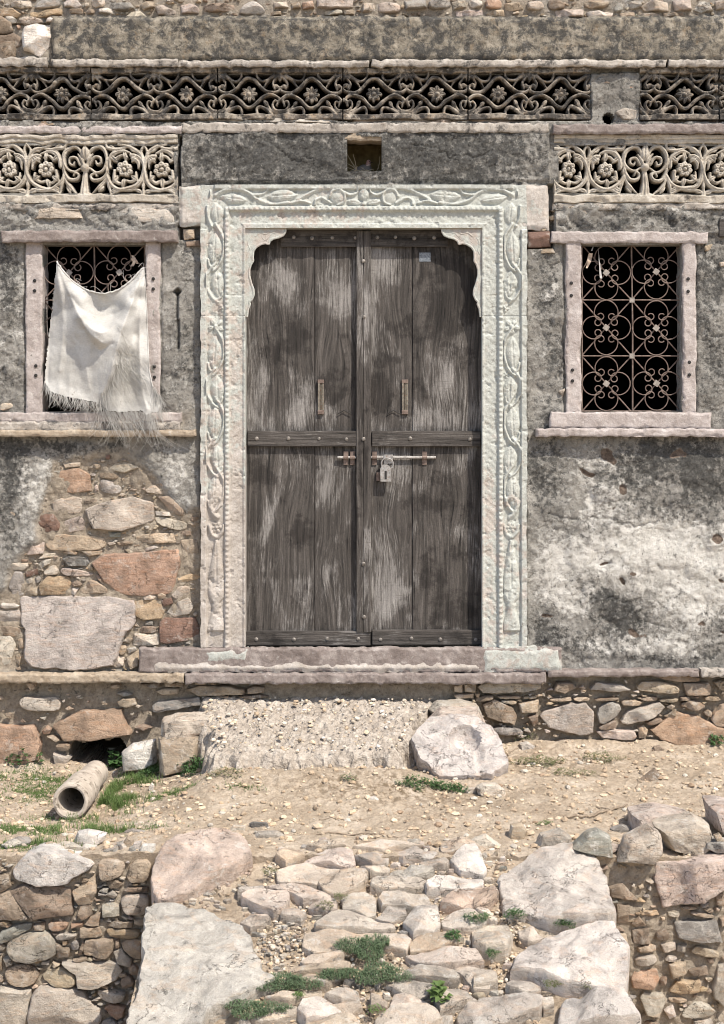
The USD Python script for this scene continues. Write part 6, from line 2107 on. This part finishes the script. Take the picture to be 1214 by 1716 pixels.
# ------------------------------------------------------------------ the cloth hung in the left window (a small cloth simulation)
from scipy.interpolate import RBFInterpolator
OUT = [(95, 438), (101, 447), (108, 457), (125, 474), (150, 488), (175, 492.5), (200, 485), (222, 468), (236, 452), (241, 449), (243, 470), (246, 520), (248, 570), (250, 620), (256, 648), (272, 672), (266, 688), (246, 695), (238, 688), (225, 688), (205, 691),
       (180, 688), (166, 673), (150, 672), (130, 668), (108, 664), (85, 656), (75, 640), (78, 600), (84, 545), (90, 490)]
CP = [(95, 440, .030), (108, 460, .050), (125, 475, .054), (150, 488, .058), (175, 493, .062), (200, 486, .058), (225, 468, .050), (240, 452, .032),
      (104, 468, .062), (116, 494, .086), (131, 526, .106), (148, 554, .118), (163, 568, .124), (95, 500, .036), (100, 555, .042), (122, 575, .058), (86, 560, .032), (110, 520, .050), (80, 620, .036), (76, 655, .046),
      (150, 512, .056), (172, 517, .050), (194, 512, .052), (150, 534, .094), (174, 544, .098), (197, 534, .080), (166, 557, .132), (182, 556, .120), (172, 580, .115),
      (229, 482, .074), (219, 510, .096), (208, 545, .112), (199, 575, .122), (192, 610, .108), (184, 640, .088), (172, 662, .072), (160, 610, .088), (150, 640, .070), (135, 610, .066), (120, 640, .056),
      (226, 560, .044), (214, 596, .050), (238, 540, .044), (243, 600, .060), (238, 570, .040), (247, 640, .072), (252, 690, .086), (264, 680, .084), (230, 650, .046), (206, 660, .048), (222, 620, .046), (205, 690, .058), (180, 690, .062), (236, 500, .046), (232, 688, .066),
      (95, 660, .058), (108, 640, .048), (120, 664, .064), (135, 655, .056), (150, 670, .066)]
cp = np.array(CP)
cp[:, 2] = .045 + (cp[:, 2] - .045) * 1.35
rbf = RBFInterpolator(cp[:, :2] / 100, cp[:, 2], kernel="thin_plate_spline", smoothing=1e-5)
gx, gy = np.meshgrid(np.arange(66, 284, 1.4), np.arange(704, 430, -1.4))


CREASES = [(resample(spline(np.array(p_, float)), 1.0, closed=False), a_, w_) for p_, a_, w_ in (
    ([(96, 442), (112, 482), (131, 526), (150, 558), (170, 574)], .022, 7), ([(240, 453), (222, 505), (207, 545), (197, 580), (186, 625), (172, 658)], .024, 7),
    ([(118, 496), (140, 520), (170, 530), (200, 522), (220, 500)], -.020, 8), ([(136, 532), (156, 552), (176, 556), (196, 540)], .018, 6), ([(142, 552), (165, 586), (188, 575)], -.014, 6),
    ([(100, 470), (106, 540), (100, 620)], .010, 6), ([(238, 480), (234, 560), (236, 640), (246, 685)], .014, 5), ([(226, 520), (222, 580), (214, 640)], -.012, 7), ([(118, 560), (140, 600), (150, 650)], .008, 7), ([(84, 560), (80, 640)], -.008, 5))]


def cloth_depth(px, py):
    q = np.stack([px / 9, py / 30, px * 0], -1)
    k = np.stack([px / 26, py / 26, px * 0 + 3], -1)
    pin = np.hypot(px - 95, py - 440), np.arctan2(py - 440, px - 95), np.hypot(px - 240, py - 452), np.arctan2(py - 452, 240 - px)
    fold = 0
    for line, amp, wid in CREASES:
        dd, _i = cKDTree(line).query(np.c_[np.ravel(px), np.ravel(py)])
        fold = fold + amp * np.exp(-(dd.reshape(np.shape(px)) / wid) ** 1.2)
    for rad, th_, fq, s in ((pin[0], pin[1], 13, 1.0), (pin[2], pin[3], 11, 2.0)):
        fold = fold + 0.010 * np.sin(th_ * fq + s) * np.exp(-((rad - 60) / 55) ** 2) * sstep(0, 30, rad)
    w = fold + rbf(np.c_[np.ravel(px), np.ravel(py)] / 100).reshape(np.shape(px))
    return w + (fbm(q, 3, 8) - 0.5) * 0.006 + (fbm(k, 3, 9) - 0.5) * 0.016


cd = cloth_depth(gx, gy)
pos = P(gx, gy, 0.0) * 1.0
kx = (CAM_Y + 0.0)
pos = np.stack([pos[..., 0] * (1 - cd / 8), -cd, CAM_Z + (pos[..., 2] - CAM_Z) * (1 - cd / 8)], -1)
pin0 = P(95, 440, -0.03)
CL = thing("cloth", "torn off-white cotton cloth with a frayed hem hung across the left window", "cloth", loc=tuple(pin0))
cgx, cgy = (gx[:-1, :-1] + gx[1:, 1:]) / 2, (gy[:-1, :-1] + gy[1:, 1:]) / 2
wobble = 2.4 * (fbm(np.stack([cgx / 4, cgy / 4, cgx * 0], -1), 2, 15) - 0.5)
keep = shapely.contains_xy(Polygon(OUT), (cgx + wobble).ravel(), (cgy + wobble).ravel()).reshape(cgx.shape)
v, f, _ = grid_mesh(pos - pin0, keep)
put("cotton_sheet", (v, f), M["cloth"], CL, True)


def cloth_at(p, out=0.0):
    p = np.atleast_2d(np.asarray(p, float))
    d = cloth_depth(p[:, 0], p[:, 1]) + out
    w = P(p[:, 0], p[:, 1], 0.0)
    return np.stack([w[:, 0] * (1 - d / 8), -d, CAM_Z + (w[:, 2] - CAM_Z) * (1 - d / 8)], 1) - pin0


rng = np.random.default_rng(3)
top = resample(np.array(OUT[:10], float), 3, closed=False)
put("rolled_hem", tube(cloth_at(top, 0.003) + rng.normal(0, .0012, (len(top), 3)), 0.0052, 7), M["cloth"], CL, 40)
right = resample(np.array(OUT[9:15], float), 4, closed=False)
put("rolled_hem", tube(cloth_at(right, 0.001), 0.0030, 6), M["cloth"], CL, 40)
bottom = resample(np.array(OUT[14:28], float), 0.5, closed=False)
th = []
FLOOR = P(0, 690)[2]
ridge = resample(np.array([(203, 592), (196, 615), (186, 640), (174, 660), (168, 672)], float), 0.5, closed=False)
for k in range(620):
    b0 = (bottom[rng.integers(len(bottom))] if k < 540 else ridge[rng.integers(len(ridge))]) + rng.normal(0, 1.5, 2)
    c = cloth_at(b0)[0]
    mid = 165 < b0[0] < 262
    ln = rng.uniform(0.03, 0.085) + (0.17 * rng.random() ** 1.3 if mid else 0)
    dx = rng.normal(0.30 if b0[0] > 170 else 0.06, 0.20)
    tt = np.linspace(0, 1, 6)[:, None]
    pts = c + tt * ln * np.array([dx, rng.normal(-0.10, 0.12), -1.0]) + (tt**2) * ln * np.array([rng.normal(0, .22), rng.normal(-.04, .10), 0.10])
    pts[:, 1] = np.minimum(pts[:, 1], np.where(pts[:, 2] + pin0[2] < FLOOR + .01, -0.080, -0.03) - pin0[1])
    th.append(tube(pts, np.linspace(.00085, .0005, 6), 3, False))
for k in range(90):                                                    # loose threads across the tear and along the top
    if k < 66:
        p0_ = np.array([203, 600]) + rng.normal(0, 1, 2) * [9, 18]
        p1_ = p0_ + np.array([rng.normal(22, 16), rng.normal(45, 18)])
    else:
        p0_ = top[rng.integers(len(top))]
        p1_ = p0_ + rng.normal(0, 9, 2)
    tt = np.linspace(0, 1, 7)[:, None]
    pp_ = p0_ + tt * (p1_ - p0_) + np.sin(tt * 3.1) * rng.normal(0, 5, 2)
    pp_ = np.clip(pp_, [75, 436], [276, 700])
    th.append(tube(cloth_at(pp_, 0.006) + np.c_[np.zeros(7), -0.012 * np.sin(tt[:, 0] * 3.1) * rng.random(), np.zeros(7)], .0008, 3, False))
put("frayed_threads", join(th), M["cloth"], CL, False, kind="stuff")

# knots and rags tied to the grilles
def ribbon(pts, w, seed, thick=0.002):
    r = np.random.default_rng(seed)
    p = spline(np.array(pts, float), 6)
    q = P(p[:, 0], p[:, 1], 0.02) + np.c_[np.zeros(len(p)), 0.006 * np.sin(np.linspace(0, 9, len(p))), np.zeros(len(p))]
    a = np.linspace(0, 2.4, len(p)) + r.uniform(0, 6)
    side = np.stack([np.cos(a * 0.4), np.sin(a) * 0.5, np.zeros(len(p))], 1) * (w / 2)
    nrm = np.array([0, -thick, 0])
    V = np.concatenate([q - side, q + side, q + side - nrm, q - side - nrm])
    n = len(p)
    F = []
    for k in range(n - 1):
        for a_, b2 in ((0, 1), (1, 2), (2, 3), (3, 0)):
            A1, B1 = a_ * n + k, b2 * n + k
            F += [[A1, B1, B1 + 1], [A1, B1 + 1, A1 + 1]]
    return V, np.array(F)[:, ::-1]


put("rag_strip", ribbon([(992, 420), (996, 412), (1002, 413), (1004, 428), (1006, 446), (1008, 466)], .024, 1), M["rag"], smooth=40, label="grey rag strip hanging over the bare right window grille", cat="rag")
put("rag_roll", join([ribbon([(991, 424), (986, 436), (979, 448)], .030, 2), ribbon([(990, 426), (988, 438), (984, 449)], .026, 3)]), M["rag_tan"], smooth=40, label="crumpled tan rag tied beside the grey strip on the right grille", cat="rag")
kn = [ribbon([(222, 428), (226, 436), (221, 446)], .02, 4), ribbon([(224, 430), (229, 437), (230, 442)], .014, 5)]
kv = trimesh.creation.icosphere(2, .014)
kn.append((np.array(kv.vertices) * [1, .7, 1] + P(224, 434, 0.025), np.array(kv.faces)))
put("rag_knot", join(kn), M["rag_tan"], smooth=40, label="small knotted rag at the top right of the grille above the cloth", cat="rag")

# ------------------------------------------------------------------ the dove on its nest in the niche
c0 = P(611, 280, 0.15)
ZF = P(0, 289)[2] + 0.001
NEST = thing("bird_nest", "untidy nest of dry twigs in the small wall niche", "nest", loc=(c0[0], 0.15, ZF))
r = np.random.default_rng(400)
tw = []
for k in range(60):
    a = r.uniform(0, 2 * np.pi)
    rad = r.uniform(0.03, 0.085)
    c = np.array([math.cos(a) * rad * 1.05, math.sin(a) * rad * 0.75, r.uniform(0.004, 0.028)])
    d = np.array([-math.sin(a), math.cos(a), r.normal(0, .22)]) * r.uniform(.03, .07)
    e_ = np.array([c - d, c + r.normal(0, .004, 3), c + d])
    e_[:, 0] = np.clip(e_[:, 0], -.095, .095)
    e_[:, 1] = np.clip(e_[:, 1], -.078, .09)
    tw.append(tube(e_, .0014, 4))
for q in (((581, 256), (590, 272), (597, 282)), ((581, 273), (592, 279), (601, 288)), ((580, 279), (595, 285), (608, 287)), ((637, 262), (636, 274), (633, 284)), ((592, 258), (596, 272), (598, 284))):
    tw.append(tube(P([p_[0] for p_ in q], [p_[1] for p_ in q], 0.10) - np.array([c0[0], .15, ZF]), .0016, 4))
put("twigs", join(tw), M["straw"], NEST, False, kind="stuff")
import manifold3d as m3


def balls(chain, n=20):
    out = m3.Manifold()
    for (a_, ra), (b2, rb) in chain:
        s1 = m3.Manifold.sphere(ra, n).translate(list(map(float, a_)))
        s2 = m3.Manifold.sphere(rb, n).translate(list(map(float, b2)))
        out += m3.Manifold.batch_hull([s1, s2])
    m = out.refine_to_length(0.004).to_mesh()
    t = trimesh.Trimesh(m.vert_properties[:, :3], m.tri_verts, process=True)
    trimesh.smoothing.filter_taubin(t, iterations=12)
    return t


DV = thing("dove", "small grey and pinkish dove with a pale collar sitting in the wall niche, facing right", "dove", loc=(c0[0], 0.15, ZF))
tail, rump, body, breast, neck, head = (np.array(a_) for a_ in ((-.070, .01, .030), (-.035, .005, .034), (-.004, 0, .040), (.018, -.004, .044), (.020, -.008, .066), (.024, -.010, .083)))
put("body", balls([((tail, .008), (rump, .022)), ((rump, .022), (body, .030)), ((body, .030), (breast, .024))]), M["dove_body"], DV, True)
put("head", balls([((breast, .0215), (neck, .0135)), ((neck, .0135), (head, .0125))]), M["dove_head"], DV, True)
put("beak", balls([((head + [.011, -.002, -.003], .0028), (head + [.023, -.004, -.006], .0010))], 10), M["black"], DV, True)
put("eye", trimesh.creation.icosphere(2, .0030, transform=None).apply_translation(head + [.0045, -.0112, .002]), M["black"], DV, True)
cr = [neck + np.array([math.cos(a_) * .0150, math.sin(a_) * .0150, -.004 + .004 * math.cos(a_ * 1.0)]) for a_ in np.linspace(math.radians(200), math.radians(345), 12)]
put("collar", tube(np.array(cr), .0022, 6), M["collar"], DV, 40)
